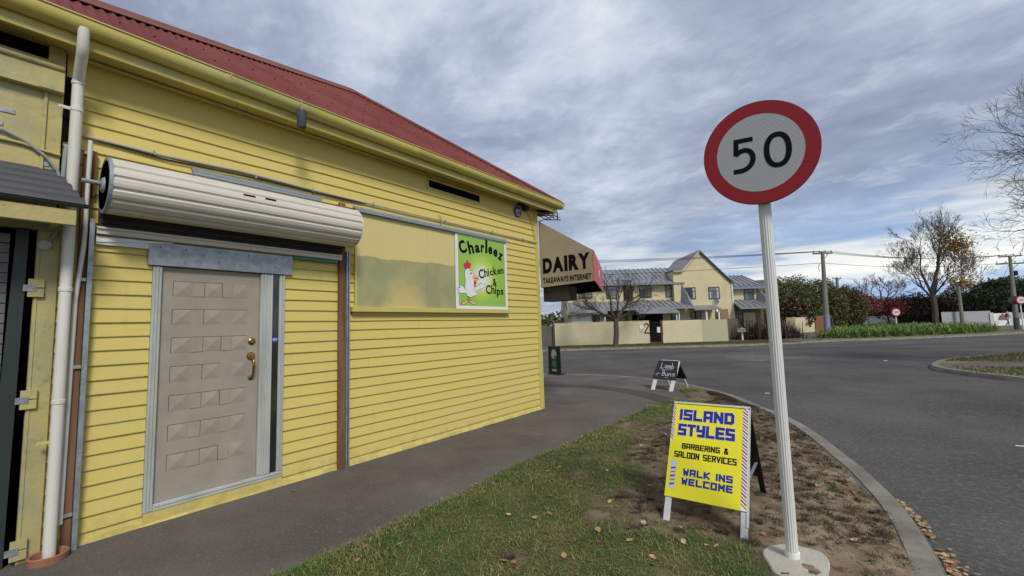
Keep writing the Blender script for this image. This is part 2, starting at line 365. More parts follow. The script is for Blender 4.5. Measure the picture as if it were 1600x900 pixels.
def sstroke(mb, pts, O, X, Y, kx, ky, w, lift, zi):
    """thick square pen stroke through pts in the plane O,X,Y; each piece a hair above the last"""
    X, Y, O = Vector(X).normalized(), Vector(Y).normalized(), Vector(O); Nn = X.cross(Y)
    P = [Vector((a*kx, b*ky)) for a, b in pts]
    for i in range(len(P)-1):
        a, b = P[i], P[i+1]; d = (b-a).normalized(); n = Vector((-d.y, d.x))*w/2; e = d*w/2*.98
        q = [a-e-n, b+e-n, b+e+n, a-e+n]; zi[0] += 1
        mb.add([tuple(O + X*v.x + Y*v.y + Nn*(lift + (zi[0] % 9)*.00012)) for v in q], [(0,1,2,3)])
SQ = {'I': [[(.0,0),(.0,6)]], 'S': [[(3,5.9),(0,6),(0,3.1),(3,2.9),(3,0),(0,.1)]], 'L': [[(0,6),(0,0),(3,0)]],
      'A': [[(0,0),(0,6),(3,6),(3,0)], [(0,2.2),(3,2.2)]], 'N': [[(0,0),(0,6)], [(0,6),(3,0)], [(3,0),(3,6)]],
      'D': [[(0,0),(0,6),(2.4,6),(3,5),(3,1),(2.4,0),(0,0)]], 'T': [[(0,6),(3,6)], [(1.5,6),(1.5,0)]],
      'Y': [[(0,6),(0,3.2),(3,3.2)], [(3,6),(3,0),(0.6,0)]], 'E': [[(3,6),(0,6),(0,0),(3,0)], [(0,3),(2.6,3)]],
      'B': [[(0,0),(0,6),(2.6,6),(2.6,3.3),(3,2.8),(3,0),(0,0)], [(0,3.1),(2.8,3.1)]], 'R': [[(0,0),(0,6),(3,6),(3,3),(0,3)], [(1.6,3),(3,0)]],
      'G': [[(3,6),(0,6),(0,0),(3,0),(3,2.8),(1.8,2.8)]], 'O': [[(0,0),(0,6),(3,6),(3,0),(0,0)]], 'V': [[(0,6),(1.5,0),(3,6)]],
      'C': [[(3,6),(0,6),(0,0),(3,0)]], '&': [[(3,0),(.6,4.6),(.6,6),(2.2,6),(2.2,4.6),(0,2),(0,0),(2,0),(3,2.4)]], ' ': [], 'W': [[(0,6),(.5,0)],[(.5,0),(1.5,3.6)],[(1.5,3.6),(2.5,0)],[(2.5,0),(3,6)]], 'K': [[(0,0),(0,6)],[(3,6),(.2,3),(3,0)]], 'M': [[(0,0),(0,6)],[(.1,6),(1.5,2.4)],[(1.5,2.4),(2.9,6)],[(3,6),(3,0)]]}
def sq_text(mb, s, O, X, Y, w, h, pen, lift):
    ws = [0 if c == 'I' else (1.6 if c == ' ' else 3) for c in s]; gap = 1.9
    tot = sum(ws) + gap*(len(s)-1); kx = (w-pen)/tot; ky = (h-pen)/6
    x = 0; zi = [0]; Xn, Yn = Vector(X).normalized(), Vector(Y).normalized()
    for c, cw in zip(s, ws):
        o2 = Vector(O) + Xn*(x*kx + pen/2) + Yn*pen/2
        for st_ in SQ[c]: sstroke(mb, st_, o2, X, Y, kx, ky, pen, lift, zi)
        x += cw + gap
def poly_flat(mb, pts, O, X, Y, lift):
    X, Y, O = Vector(X).normalized(), Vector(Y).normalized(), Vector(O); Nn = X.cross(Y)
    mb.add([tuple(O + X*a + Y*b + Nn*lift) for a, b in pts], [tuple(range(len(pts)))])
def ell(cx, cy, rx, ry, n=20, rot=0):
    c, s = math.cos(rot), math.sin(rot)
    return [(cx + rx*math.cos(t)*c - ry*math.sin(t)*s, cy + rx*math.cos(t)*s + ry*math.sin(t)*c) for t in [2*PI*k/n for k in range(n)]]

# ================================================================== SETTING
def sheet(name, poly, z, ma, thick=0.0, kind='structure'):
    mb = MB()
    if thick: mb.prism([(x, y, z-thick) for x, y in poly], (0, 0, thick))
    else: mb.add([(x, y, z) for x, y in poly], [tuple(range(len(poly)))])
    return tag(obj(name, mb, ma), kind=kind)
sheet('ground', [(-500,-300),(600,-300),(600,900),(-500,900)], -.22, M['earth'])
sheet('road', [(-120,-90),(140,-90),(180,260),(-120,260)], -.10, M['road'])
KO = [(4.95,-40),(4.95,0),(4.93,2.4),(4.91,3.59),(4.86,4.22),(4.79,4.7),(4.69,5.13),(4.57,5.6),(4.41,6.08),(4.17,6.85),(3.87,7.61),(3.57,8.17),(3.22,8.68),(2.80,9.40),(2.3,10.05),(1.85,10.5),(1.43,10.82),(.88,11.25),(.2,11.6),(-.61,11.86),(-1.3,11.9),(-1.89,11.84),(-3.35,11.62),(-6.0,9.9),(-30,-7.6)]
def smooth_line(pts, it=2):
    for _ in range(it):
        q = [pts[0]]
        for a, b in zip(pts[:-1], pts[1:]):
            q += [(a[0]*.75+b[0]*.25, a[1]*.75+b[1]*.25), (a[0]*.25+b[0]*.75, a[1]*.25+b[1]*.75)]
        pts = q + [pts[-1]]
    return pts
KO = smooth_line(KO, 2)
sheet('footpath', KO + [(-30,-40)], 0, M['path'], .12)
def kerb(name, line, w=.145, top=.008, bot=-.11, side=1):
    mb = MB(); n = len(line); inn = []
    for i, p in enumerate(line):
        a = Vector(line[max(i-1,0)]); b = Vector(line[min(i+1,n-1)]); d = (b-a).normalized(); nn = Vector((-d.y, d.x))*side
        inn.append((p[0]+nn.x*w, p[1]+nn.y*w, nn))
    vs = []
    for (x, y), (ix, iy, nn) in zip(line, inn):
        ox, oy = x-nn.x*.012, y-nn.y*.012
        vs += [(ox-nn.x*.02, oy-nn.y*.02, bot), (ox, oy, top-.03), (ox+nn.x*.025, oy+nn.y*.025, top), (ix, iy, top), (ix, iy, bot)]
    fs = [(i*5+k, (i+1)*5+k, (i+1)*5+k+1, i*5+k+1) for i in range(n-1) for k in range(4)]
    mb.add(vs, fs); return tag(obj(name, mb, M['conc'], smooth=True), kind='structure')
kerb('kerb', KO)
# far side of the road, following the cream wall
fu = Vector((0.8077, 0.5896)); fn = Vector((-0.5896, 0.8077)); FA = Vector((-12.69, 27.01))
def FP(s, o): v = FA + fu*s + fn*o; return (v.x, v.y)
far_line = smooth_line([FP(-45,-4.4), FP(2,-4.4), FP(9,-4.5), (.2,30.9), (1.5,33.0), (3.3,36.2), (6.3,38.2), (10.2,42.6), (13.2,46.5), (14.6,49.5), (17.5,53.8), (30,62), (60,75)], 2)
sheet('far_ground', far_line + [(300,300),(200,700),(-300,700),(-300,100)], 0, M['dry'], .12)
kerb('far_kerb', far_line)
sheet('side_path', [(.4,31.6),(2.9,35.9),(2.75,38),(2.9,44),(3.6,60),(2.2,60),(0.3,54),(-.6,46),(-.4,40),(.1,36)], .004, M['path'])
sheet('far_footpath', [(14.2,50.0),(17.0,54.3),(30,63),(60,76),(60,79),(29,66.5),(20,66),(15.8,60),(13.9,54)], .004, M['path'])
sheet('left_driveway', [FP(-14,-4.2), FP(.2,-4.2), FP(-.2,-.3), FP(-.2,20), FP(-14,20)], .004, M['path'])
isl = smooth_line([(60,70),(30,45),(9.4,24.3),(7.6,22.0),(6.75,20.3),(6.3,18.4),(6.3,17.2),(6.75,16.1),(7.45,15.1),(9.0,13.2),(13,8),(25,-10),(30,-40)], 2)
sheet('corner_ground', isl + [(120,-40),(120,70)], 0, M['dry'], .12)
kerb('corner_kerb', isl, side=1)
sheet('corner_path', [(6.55,18.6),(6.55,17.3),(7.4,16.9),(8.4,17.9),(9.6,19.3),(20,30),(45,52),(43,54),(20,33.5),(9.6,22.2),(8.2,20.2),(7.2,19.0)], .004, M['path'])
def strip(name, pts, w, z, ma, kind='structure'):
    mb = MB(); vs = []
    for i, p in enumerate(pts):
        a = Vector(pts[max(i-1,0)]); b = Vector(pts[min(i+1,len(pts)-1)]); d = (b-a).normalized(); nn = Vector((-d.y, d.x))*w/2
        vs += [(p[0]-nn.x, p[1]-nn.y, z), (p[0]+nn.x, p[1]+nn.y, z)]
    mb.add(vs, [(2*i, 2*i+2, 2*i+3, 2*i+1) for i in range(len(pts)-1)]); return tag(obj(name, mb, ma), kind=kind)
strip('road_marking', [(-40,-3.3),(-7.9,21.6),(.6,28.3),(7,33.6),(12.5,38.9),(30,52)], .11, -.096, M['line'])
strip('road_marking', [(-9.2,24.6),(.4,30.35),(5.2,35.4)], .08, -.096, M['line'])
strip('footpath_patch', smooth_line([(-6,6.3),(-3.3,8.4),(-1.1,9.6),(.3,9.45),(1.2,8.9),(1.9,8.3)], 2), .45, .004, M['path2'])
# worn pale area on the seal near the junction
sheet('worn_patch', [(x_, y_) for x_, y_ in [(1.2+1.5*math.cos(t)*(1+.3*math.sin(3*t+1)), 20.9+1.7*math.sin(t)*(1+.25*math.sin(4*t))) for t in [2*PI*k/26 for k in range(26)]]], -.096, M['worn'])
wp = [(1.2+1.5*math.cos(t)*(1+.3*math.sin(3*t+1)), 20.9+1.7*math.sin(t)*(1+.25*math.sin(4*t))) for t in [2*PI*k/26 for k in range(26)]]

# ---- verge: ground sheet with painted soil/grass mix and real blades
def kerb_in(y):
    ys = [-40, 3.52, 4.38, 5.44, 6.82, 8.14, 9.58, 10.25]; xs = [4.79, 4.77, 4.69, 4.42, 3.99, 3.38, 2.41, 1.80]
    return np.interp(y, ys, xs)
def verge_l(y):
    ys = [-40, 2, 3, 3.75, 5, 6.1, 7.5, 8.4, 8.9, 9.4, 9.9, 10.25]; xs = [1.73, 1.71, 1.69, 1.62, 1.66, 1.69, 1.66, 1.78, 1.95, 1.75, 1.50, 1.55]
    return np.interp(y, ys, xs)
def fb(x, y, s, o=0):
    return mnoise.fractal(Vector((x*s+o, y*s-o, o*1.7)), .8, 2.1, 4)
def green_amt(x, y):
    xb = np.interp(y, [1.0, 2.6, 3.2, 3.7, 4.4, 5.5, 6.2, 7.5, 8.4, 9.2], [4.0, 3.7, 3.35, 2.75, 2.5, 2.35, 2.2, 2.3, 2.35, 1.2])
    g = (xb - x)/.55 + .55 + 1.5*fb(x, y, 1.5, 3.3) + .8*fb(x, y, 5, 9)
    g -= 1.2*math.exp(-(((x-2.25)/.35)**2+((y-5.9)/.7)**2))      # straw patch
    g -= 1.5*math.exp(-(((x-2.75)/.45)**2+((y-2.35)/.35)**2)) + 1.3*math.exp(-(((x-2.9)/.35)**2+((y-3.0)/.3)**2)) + 1.2*math.exp(-(((x-2.35)/.25)**2+((y-1.9)/.25)**2))
    g += 2.0*math.exp(-(((x-3.85)/.45)**2+((y-3.0)/.33)**2))     # tuft under the sign legs and pad
    g += 1.9*math.exp(-(((x-1.75)/.35)**2+((y-9.85)/.22)**2))
    return min(1, max(0, g))
GREEN = np.array([.055, .085, .020]); STRAW = np.array([.20, .155, .075]); DIRT = np.array([.29, .225, .155]); DARKD = np.array([.16, .11, .07])
def soil_col(x, y):
    g = green_amt(x, y); n = .5+.5*max(-1, min(1, 2.2*fb(x, y, 4.5, 1.1)))
    d = DIRT*(1-n) + DARKD*n
    near = max(0, min(1, (x-verge_l(y)-1.2)/1.3)); d = d*(.72+.28*near) + np.array([.03,.02,.01])*near
    k = .5+.5*max(-1, min(1, 2*fb(x, y, 3.0, 5)))
    return d*(1-g) + (GREEN*.75*(1-.45*k) + STRAW*.45*k)*g
ny, nx = 300, 90
ysv = -4 + (10.25+4)*(np.linspace(0, 1, ny)); vs = []; cs = []
for y in ysv:
    a, b = verge_l(y), kerb_in(y)
    a += .035*fb(y*3, 0, 1, 2)+.02*fb(y*14, 0, 1, 4)
    for i in range(nx):
        x = a + (b-a)*i/(nx-1); e = min(1, min(i, nx-1-i)/5)
        vs.append((x, y, .006 + e*(.018 + .020*fb(x, y, 2.2, 7) + .006*fb(x, y, 16, 2)))); cs.append(soil_col(x, y))
mb = MB(); mb.add(vs, [(r*nx+i, r*nx+i+1, (r+1)*nx+i+1, (r+1)*nx+i) for r in range(ny-1) for i in range(nx-1)])
vg = obj('grass_verge', mb, M['verge'], smooth=True); tag(vg, kind='structure')
a = vg.data.color_attributes.new('Col', 'FLOAT_COLOR', 'POINT'); ca = np.ones((len(cs), 4)); ca[:, :3] = cs; a.data.foreach_set('color', ca.reshape(-1))
def vz(x, y): return .02 + .02*fb(x, y, 2.2, 7)
def blades(n, want, colf, h0, h1, w, bend):
    V = []; C = []
    tries = 0
    while len(V) < n*2 and tries < n*8:
        tries += 1
        y = 1.0 + 9.2*random.random()**1.55; x = random.uniform(verge_l(y)-.03, kerb_in(y)+.02)
        if abs(x-4.2) < .19 and abs(y-3.21) < .23: continue
        g = green_amt(x, y)
        if random.random() > want(g, x, y): continue
        h = random.uniform(h0, h1)*(.75+.5*g); az = random.uniform(0, 2*PI); ww = w*random.uniform(.7, 1.4)
        if y > 5: ww *= 1.5
        dx, dy = math.cos(az), math.sin(az); bx = bend*random.uniform(.4, 1.6)*h
        z = vz(x, y)-.012; px, py = -dy*ww, dx*ww
        m_ = (x+dx*bx*.35, y+dy*bx*.35, z+h*.62); t = (x+dx*bx, y+dy*bx, z+h*random.uniform(.7, 1.0))
        V.append([(x-px, y-py, z), (x+px, y+py, z), (m_[0]+px*.8, m_[1]+py*.8, m_[2]), (m_[0]-px*.8, m_[1]-py*.8, m_[2])])
        V.append([(m_[0]-px*.8, m_[1]-py*.8, m_[2]), (m_[0]+px*.8, m_[1]+py*.8, m_[2]), (t[0]+px*.1, t[1]+py*.1, t[2]), (t[0]-px*.1, t[1]-py*.1, t[2])])
        c = colf(x, y); C.append(c); C.append(np.minimum(c*1.12, 1))
    return V, C
def gcol(x, y):
    k = max(0, min(1, .5+1.8*fb(x, y, 2.5, 5)+random.uniform(-.3, .3)))
    c = np.array([.080, .150, .028])*(1-k) + np.array([.17, .185, .050])*k
    if random.random() < .12: c = np.array([.27, .22, .11])
    return c*random.uniform(.65, 1.3)
V, C = blades(60000, lambda g, x, y: .04+.96*g**1.2, gcol, .014, .042, .0021, 1.0)
tag(quadmesh('grass', V, C, M['blade']), 'short patchy green lawn grass on the verge beside the footpath', 'grass', kind='stuff')
def dcol(x, y):
    c = np.array([.20, .155, .095]) if random.random() < .45 else np.array([.085, .062, .042])
    if random.random() < .1: c = np.array([.08, .10, .03])
    return c*random.uniform(.7, 1.25)
V, C = blades(34000, lambda g, x, y: (1-g)*max(0, min(1, .30+3.4*fb(x, y, 6.5, 1.1))), dcol, .006, .024, .0022, 1.6)
cl_ = []
while len(cl_) < 1900:
    y = 1.6 + 8.2*random.random()**1.3; x = random.uniform(verge_l(y)+.5, kerb_in(y)-.02)
    if (x-4.21)**2+(y-3.22)**2 < .30**2: continue
    if green_amt(x, y) < .35 and random.random() < .35+1.3*max(0, .3+2*fb(x, y, 2.0, 8)): cl_.append((x, y))
for x, y in cl_:
    sz_ = random.uniform(.015, .05); tone = np.array([.062, .040, .024]) if random.random() < .88 else np.array([.06, .08, .025])
    for q in range(30):
        a_ = random.uniform(0, 2*PI); r_ = sz_*random.random()**.5; px_, py_ = x+r_*math.cos(a_)*1.3, y+r_*math.sin(a_); az = random.uniform(0, 2*PI); h = random.uniform(.010, .030); w = .0024; bx = h*1.4
        z = vz(px_, py_); dx, dy = math.cos(az), math.sin(az)
        V.append([(px_+dy*w, py_-dx*w, z), (px_-dy*w, py_+dx*w, z), (px_+dx*bx-dy*w*.3, py_+dy*bx+dx*w*.3, z+h), (px_+dx*bx+dy*w*.3, py_+dy*bx-dx*w*.3, z+h)]); C.append(tone*random.uniform(.55, 1.5))
tag(quadmesh('dry_grass', V, C, M['blade']), 'dead brown grass stubble on the bare dirt part of the verge', 'dry grass', kind='stuff')
# far verge grass tufts in front of the cream wall and on the corner
V = []; C = []
for k in range(16000):
    if k % 4: 
        s = random.uniform(-.2, 15.5); o = random.uniform(-4.2, -.1)*random.random()**.3; x, y = FP(s, o)
    else:
        t = random.random(); x = 6.7+3.2*t+random.uniform(-.3, 1.6); y = (15.5+2.2*random.random()) if random.random() < .5 else (19.6+5*t)
        if not (x-6.3 > abs(y-17.9)*.28): continue
    h = random.uniform(.02, .06); a_ = random.uniform(0, PI); w = .02
    V.append([(x-w*math.cos(a_), y-w*math.sin(a_), 0), (x+w*math.cos(a_), y+w*math.sin(a_), 0), (x+.02+w*.3, y, h), (x+.02-w*.3, y, h)])
    c = np.array([.17, .14, .06]) if random.random() < .55 else np.array([.09, .11, .035]); C.append(c*random.uniform(.7, 1.2))
tag(quadmesh('roadside_grass', V, C, M['blade']), 'thin yellowing grass strips along the far kerb and corner', 'grass', kind='stuff')

# ================================================================== YELLOW SHOP BUILDING
ZS = 3.70
B = thing('corner_shop', (0, 3, 0), 'yellow weatherboard corner shop with a red corrugated hip roof', 'building')
OPEN_D = (.98, 2.06, .10, 2.10)      # door opening y0,y1,z0,z1
OPEN_P = (2.86, 5.66, 1.80, 2.93)    # boarded window
def xbase(): return 0.0
mb = MB()
body = [(-.02,-.6),(-.02,6.62),(-7.2,5.4),(-2.2,-.6)]
mb.prism([(x, y, 0) for x, y in body], (0, 0, ZS)); obj('inner_wall', mb, M['dark'], B)
mb = MB(); pitchb = .1107; k = 0; z = 0.0
rows = []
zb = .079
rows.append((0.0, .079+.0))
while zb < 3.40: rows.append((zb, zb+pitchb)); zb += pitchb
rows.append((zb, ZS+.01))
def hole(z0, z1):
    h = []
    if z1 > OPEN_D[2]+.02 and z0 < OPEN_D[3]-.01: h.append(OPEN_D[:2])
    if z1 > OPEN_P[2]+.05 and z0 < OPEN_P[3]-.05: h.append(OPEN_P[:2])
    return h
for z0, z1 in rows:
    segs = [(.412, 6.60)]
    for a_, b_ in hole(z0, z1):
        ns = []
        for s0, s1 in segs:
            if b_ <= s0 or a_ >= s1: ns.append((s0, s1)); continue
            if a_ > s0: ns.append((s0, a_))
            if b_ < s1: ns.append((b_, s1))
        segs = [q for q in ns if q[1]-q[0] > .01]
    out = []
    for s0, s1 in segs:
        while s1-s0 > 3.0 and random.random() < .75:
            c_ = s0 + random.uniform(.9, 2.6); out.append((s0, c_)); s0 = c_+.002
        out.append((s0, s1))
    for s0, s1 in out:
        dz0 = random.uniform(-.003, .003); xo = random.uniform(0, .0025); n = max(2, int((s1-s0)/.25)); vv = []
        for i in range(n+1):
            y = s0 + (s1-s0)*i/n; w_ = .0022*math.sin(y*3.1+z0*40)+random.uniform(-.0008, .0008)
            zl = z0 + dz0 + w_
            vv += [(-.02, y, zl), (.017+xo, y, zl), (.018+xo, y, zl+.006), (.003+xo*.5, y, z1+.004), (-.02, y, z1+.004)]
        ff = [(i*5+j, i*5+(j+1) % 5, (i+1)*5+(j+1) % 5, (i+1)*5+j) for i in range(n) for j in range(5)] + [(4,3,2,1,0), tuple(n*5+j for j in range(5))]
        mb.add(vv, ff)
obj('weatherboards', mb, M['board'], B)
# end facade weatherboards (faces the side street round the corner)
mb = MB(); P0 = Vector((0, 6.68, 0)); dF = Vector((-.985, -.17, 0)); nF = Vector((-.17, .985, 0))
for z0, z1 in rows:
    a_, b_ = P0 - nF*.02 + dF*.08, P0 + dF*7.3
    vv = [(*(q+nF*o).xy, zz) for q in (a_, b_) for o, zz in ((-.02, z0), (.0, z0), (-.012, z1), (-.02, z1))]
    mb.add(vv, [(0,1,5,4),(1,2,6,5),(2,3,7,6),(0,3,2,1),(4,5,6,7)])
obj('weatherboards', mb, M['board'], B)
mb = MB(); mb.box(-.05, .028, 6.60, 6.692, 0, 3.68); mb.box(-.05, .034, 6.585, 6.70, 0, 1.04)
obj('corner_board', mb, M['ytrim'], B, bevel=.003)
# base strip under the door and pavement edge plaster
mb = MB(); n = 40
vv = []
for i in range(n+1):
    y = .6 + 6.0*i/n; vv += [(.0, y, -.01), (.034+random.uniform(-.006, .012), y, -.01), (.024, y, .03+random.uniform(-.012, .02)), (0, y, .05)]
mb.add(vv, [(i*4+j, (i+1)*4+j, (i+1)*4+j+1, i*4+j+1) for i in range(n) for j in range(3)])
mb.box(-.01, .026, .985, 2.055, 0.0, .098)
obj('base_strip', mb, M['board'], B)
# soffit, moulding, fascia
mb = MB(); mb.box(-.02, .235, -.9, 6.98, 3.703, 3.715); 
for y in (1.55, 3.35, 5.0): mb.box(0.02, .225, y, y+.012, 3.697, 3.702)
mb.prism([(-.02, 6.6, 3.703), (.235, 6.98, 3.703), (-7.6, 5.72, 3.703), (-7.4, 5.3, 3.703)], (0, 0, .012))
obj('soffit', mb, M['ytrim'], B)
mb = MB(); mb.tube([(.022, .5, 3.685), (.022, 6.6, 3.685)], .016, 8); obj('eave_moulding', mb, M['ytrim'], B, smooth=True)
mb = MB(); mb.box(.236, .262, -.9, 7.02, 3.655, 3.80)
mb.prism([(.262, 7.02, 3.655), (-7.75, 5.66, 3.655), (-7.75, 5.63, 3.655), (.236, 6.99, 3.655)], (0, 0, .145))
obj('fascia', mb, M['ytrim'], B, bevel=.003)
# gutter: half-round-ish trough with lip
prof = [(.264, 3.83), (.264, 3.752), (.285, 3.738), (.32, 3.742), (.352, 3.765), (.366, 3.80), (.366, 3.835), (.376, 3.842), (.376, 3.85), (.358, 3.85), (.355, 3.80), (.32, 3.76), (.275, 3.765), (.274, 3.83)]
mb = MB(); ys_ = [-1.0, 1.36, 1.37, 1.43, 1.44, 3.5, 3.51, 3.57, 3.58, 5.6, 5.61, 5.67, 5.68, 7.13]
vv = []
for i, y in enumerate(ys_):
    k_ = .004 if 0 < i < len(ys_)-1 and (i % 4 in (2, 3)) else 0
    for x, z in prof: vv.append((x + (k_ if x > .3 else 0), y, z - (k_ if z < 3.78 else 0)))
L = len(prof)
mb.add(vv, [(i*L+j, i*L+(j+1) % L, (i+1)*L+(j+1) % L, (i+1)*L+j) for i in range(len(ys_)-1) for j in range(L)] + [tuple(range(L))[::-1], tuple((len(ys_)-1)*L+j for j in range(L))])
mb.box(.264, .366, 7.128, 7.134, 3.742, 3.845)
mb.prism([(.37, 7.13, 3.745), (-7.75, 5.75, 3.745), (-7.75, 5.66, 3.745), (.264, 7.02, 3.745)], (0, 0, .10))
g_ = obj('gutter', mb, M['gutter'], B, smooth=True)
for y in (1.40, 2.03, 3.54, 4.45, 5.64, 6.4):
    mb = MB(); mb.beam((.36, y, 3.856), (.25, y, 3.87), .014, .003); mb.beam((.372, y, 3.855), (.374, y, 3.815), .014, .004, (0,1,0)); obj('gutter_bracket', mb, M['ytrim'], g_)
# roof: three planes, the street side properly corrugated
V1, V2, V3, PK = Vector((.30,-.9,3.86)), Vector((.30,7.13,3.86)), Vector((-8.0,5.75,3.86)), Vector((-2.2,4.15,5.82))
mb = MB(); per = .0762; n = int((V2.y-V1.y)/per*8); vv = []; ff = []
sl = (PK - Vector((.30, PK.y, 3.86))).normalized(); nr = Vector((-sl.z, 0, sl.x)); nr = nr if nr.z > 0 else -nr
full = (PK - Vector((.30, PK.y, 3.86))).length
for i in range(n+1):
    y = V1.y + (V2.y-V1.y)*i/n
    tm = full*((y-V1.y)/(PK.y-V1.y) if y < PK.y else (V2.y-y)/(V2.y-PK.y))
    h = .009*math.cos(2*PI*(y-V1.y)/per)
    for t in (-.03, tm): 
        p_ = Vector((.30, y, 3.86)) + sl*t + nr*h; vv.append(tuple(p_))
ff = [(2*i, 2*i+2, 2*i+3, 2*i+1) for i in range(n)]
mb.add(vv, ff)
mb.cur = 1   # screw heads
for r_ in range(1, 9):
    t = r_*.42
    for i in range(0, int((V2.y-V1.y)/(per*3))):
        y = V1.y + per*3*i
        tm = full*((y-V1.y)/(PK.y-V1.y) if y < PK.y else (V2.y-y)/(V2.y-PK.y))
        if t < tm-.1 and random.random() < .8:
            p_ = Vector((.30, y, 3.86)) + sl*t + nr*.011; mb.lathe([(.009, 0), (.006, .006)], tuple(p_), 6)
roof = obj('roof', mb, [M['roof'], M['shutdark']], B, smooth=False)
roof.data.polygons.foreach_set('use_smooth', [True]*len(roof.data.polygons))
mb = MB(); mb.add([tuple(V2), tuple(V3), tuple(PK)], [(0,1,2)]); mb.add([tuple(V3), tuple(V1), tuple(PK)], [(0,1,2)])
mb.add([tuple(V1-Vector((0,0,.05))), tuple(V2-Vector((0,0,.05))), tuple(V3-Vector((0,0,.05)))], [(0,1,2)]); obj('roof', mb, M['roof'], B)
def capping(a, b, w1, w2, up):
    d = (b-a).normalized(); inp = d.cross(nr).normalized()
    if inp.x < 0: inp = -inp          # towards the street, down the roof plane
    out = Vector((-inp.x, -inp.y, inp.z - .35)).normalized()
    mb = MB(); n = 60; vv = []
    for i in range(n+1):
        p_ = a + (b-a)*(i/n); t0 = p_ + nr*up
        vv += [tuple(t0 + inp*w1 - nr*(up-.013)), tuple(t0 + inp*w1), tuple(t0 + inp*.045 + nr*.004), tuple(t0 + inp*.02 + nr*.022), tuple(t0 - inp*.012 + nr*.022), tuple(t0 + out*.05), tuple(t0 + out*w2)]
    mb.add(vv, [(i*7+j, i*7+j+1, (i+1)*7+j+1, (i+1)*7+j) for i in range(n) for j in range(6)]); return mb
obj('ridge_capping', capping(V1, PK, .15, .14, .022), M['roofcap'], B, smooth=True)
obj('ridge_capping', capping(PK, V2, .12, .10, .02), M['roof'], B, smooth=True)
# vent slot under the eave
mb = MB(); mb.box(.012, .03, 3.985, 5.09, 3.485, 3.503); mb.box(.012, .03, 3.985, 5.09, 3.612, 3.632); mb.box(.012, .03, 3.985, 4.005, 3.503, 3.612); mb.box(.012, .03, 5.07, 5.09, 3.503, 3.612)
vt = obj('vent', mb, M['ytrim'], B)
mb = MB(); mb.box(.008, .021, 4.005, 5.07, 3.503, 3.612); obj('vent_slot', mb, M['dark'], vt)
# door set
mb = MB(); x0, x1 = -.02, .026
def jamb(y0, y1, z0, z1, lines=3):
    mb.box(x0, x1, y0, y1, z0, z1)
    for q in range(lines):
        yy = y0 + (y1-y0)*(q+.5)/lines; mb.box(x1, x1+.005+.004*(q % 2), yy-(y1-y0)/lines*.32, yy+(y1-y0)/lines*.32, z0+.002, z1-.002)
jamb(.982, 1.045, .10, 2.098); jamb(1.825, 1.94, .155, 2.098, 4); jamb(2.003, 2.058, .155, 2.098, 2)
mb.box(x0, x1+.006, 1.045, 2.058, .10, .152); mb.box(x1+.006, x1+.012, 1.06, 2.05, .128, .146)
fr = obj('door_frame', mb, M['frame'], B, bevel=.002)
mb = MB(); mb.box(.0, .012, 1.94, 2.003, .152, 2.10); sg = obj('side_window', mb, M['glass'], B)
mb = MB(); mb.lathe([(.0315, 0), (.0315, .002)], (.012, 1.971, 1.445), 8, 'x'); stk = obj('security_sticker', mb, mat('blue_sticker', (.02, .05, .32), .4), sg)
mb = MB(); put_text(mb, 'ADT', (.0155, 1.947, 1.435), (0,1,0), (0,0,1), .048, .02, .03); obj('lettering', mb, M['white'], stk)
mb = MB(); mb.box(-.03, -.002, 1.047, 1.822, .155, 2.098)
for r_ in range(7):
    zt = 1.982 - r_*.2444; zbm = zt - .134
    for (a_, b_) in ((1.13, 1.268), (1.362, 1.502), (1.588, 1.722)):
        g2 = .004; a2, b2, z2, z3 = a_+g2, b_-g2, zbm+g2, zt-g2; cx_, cz_ = (a2+b2)/2, (z2+z3)/2
        mb.add([(-.001, a2, z2), (-.001, b2, z2), (-.001, b2, z3), (-.001, a2, z3), (.0085, cx_, cz_)], [(0,1,4),(1,2,4),(2,3,4),(3,0,4)])
    for (a_, b_) in ((1.268, 1.362), (1.502, 1.588)):
        if r_ not in (1, 3): mb.box(-.003, .0025, a_+.003, b_-.003, zbm+.004, zt-.004)
dr = obj('door', mb, M['door'], B)
mb = MB()   # thin panel joints
for r_ in range(7):
    zt = 1.982 - r_*.2444; zbm = zt - .134
    for y in (1.129, 1.361, 1.503)[: 3 if r_ % 2 == 0 else 2]: mb.box(-.003, -.0005, y-.0012, y+.0012, zbm, zt)
    mb.box(-.003, -.0005, 1.13, 1.722 if r_ % 3 else 1.5, zt-.001, zt+.001)
obj('panel_joints', mb, M['dark'], dr)
mb = MB(); mb.lathe([(.034, 0), (.034, .006), (.026, .014), (.016, .016), (.016, .02)], (-.002, 1.762, 1.435), 18, 'x'); obj('deadbolt', mb, M['brass'], dr, smooth=True)
mb = MB(); mb.lathe([(.038, 0), (.038, .006), (.03, .016), (.012, .018)], (-.002, 1.758, 1.295), 18, 'x')
mb.tube([(.014, 1.765, 1.275), (.045, 1.765, 1.262), (.058, 1.765, 1.235), (.052, 1.766, 1.18), (.038, 1.766, 1.13), (.03, 1.764, 1.105), (.0, 1.76, 1.098)], [.011, .012, .011, .010, .009, .009, .012], 10)
mb.lathe([(.024, 0), (.022, .008), (.008, .012)], (-.002, 1.758, 1.09), 14, 'x'); mb.box(.012, .05, 1.758, 1.768, 1.262, 1.272)
obj('door_handle', mb, M['brass'], dr, smooth=True)
mb = MB(); mb.box(.0, .047, .942, 2.122, 2.103, 2.298); lin = obj('door_lintel', mb, M['galv'], B, bevel=.002)
mb = MB()
for y in (1.02, 1.2, 1.45, 1.7, 1.95, 2.08):
    for z in (2.26, 2.17)[: 1 + (int(y*100) % 2)]: mb.lathe([(.006, 0), (.004, .004)], (.047, y, z), 8, 'x')
obj('rivets', mb, M['black'], lin)
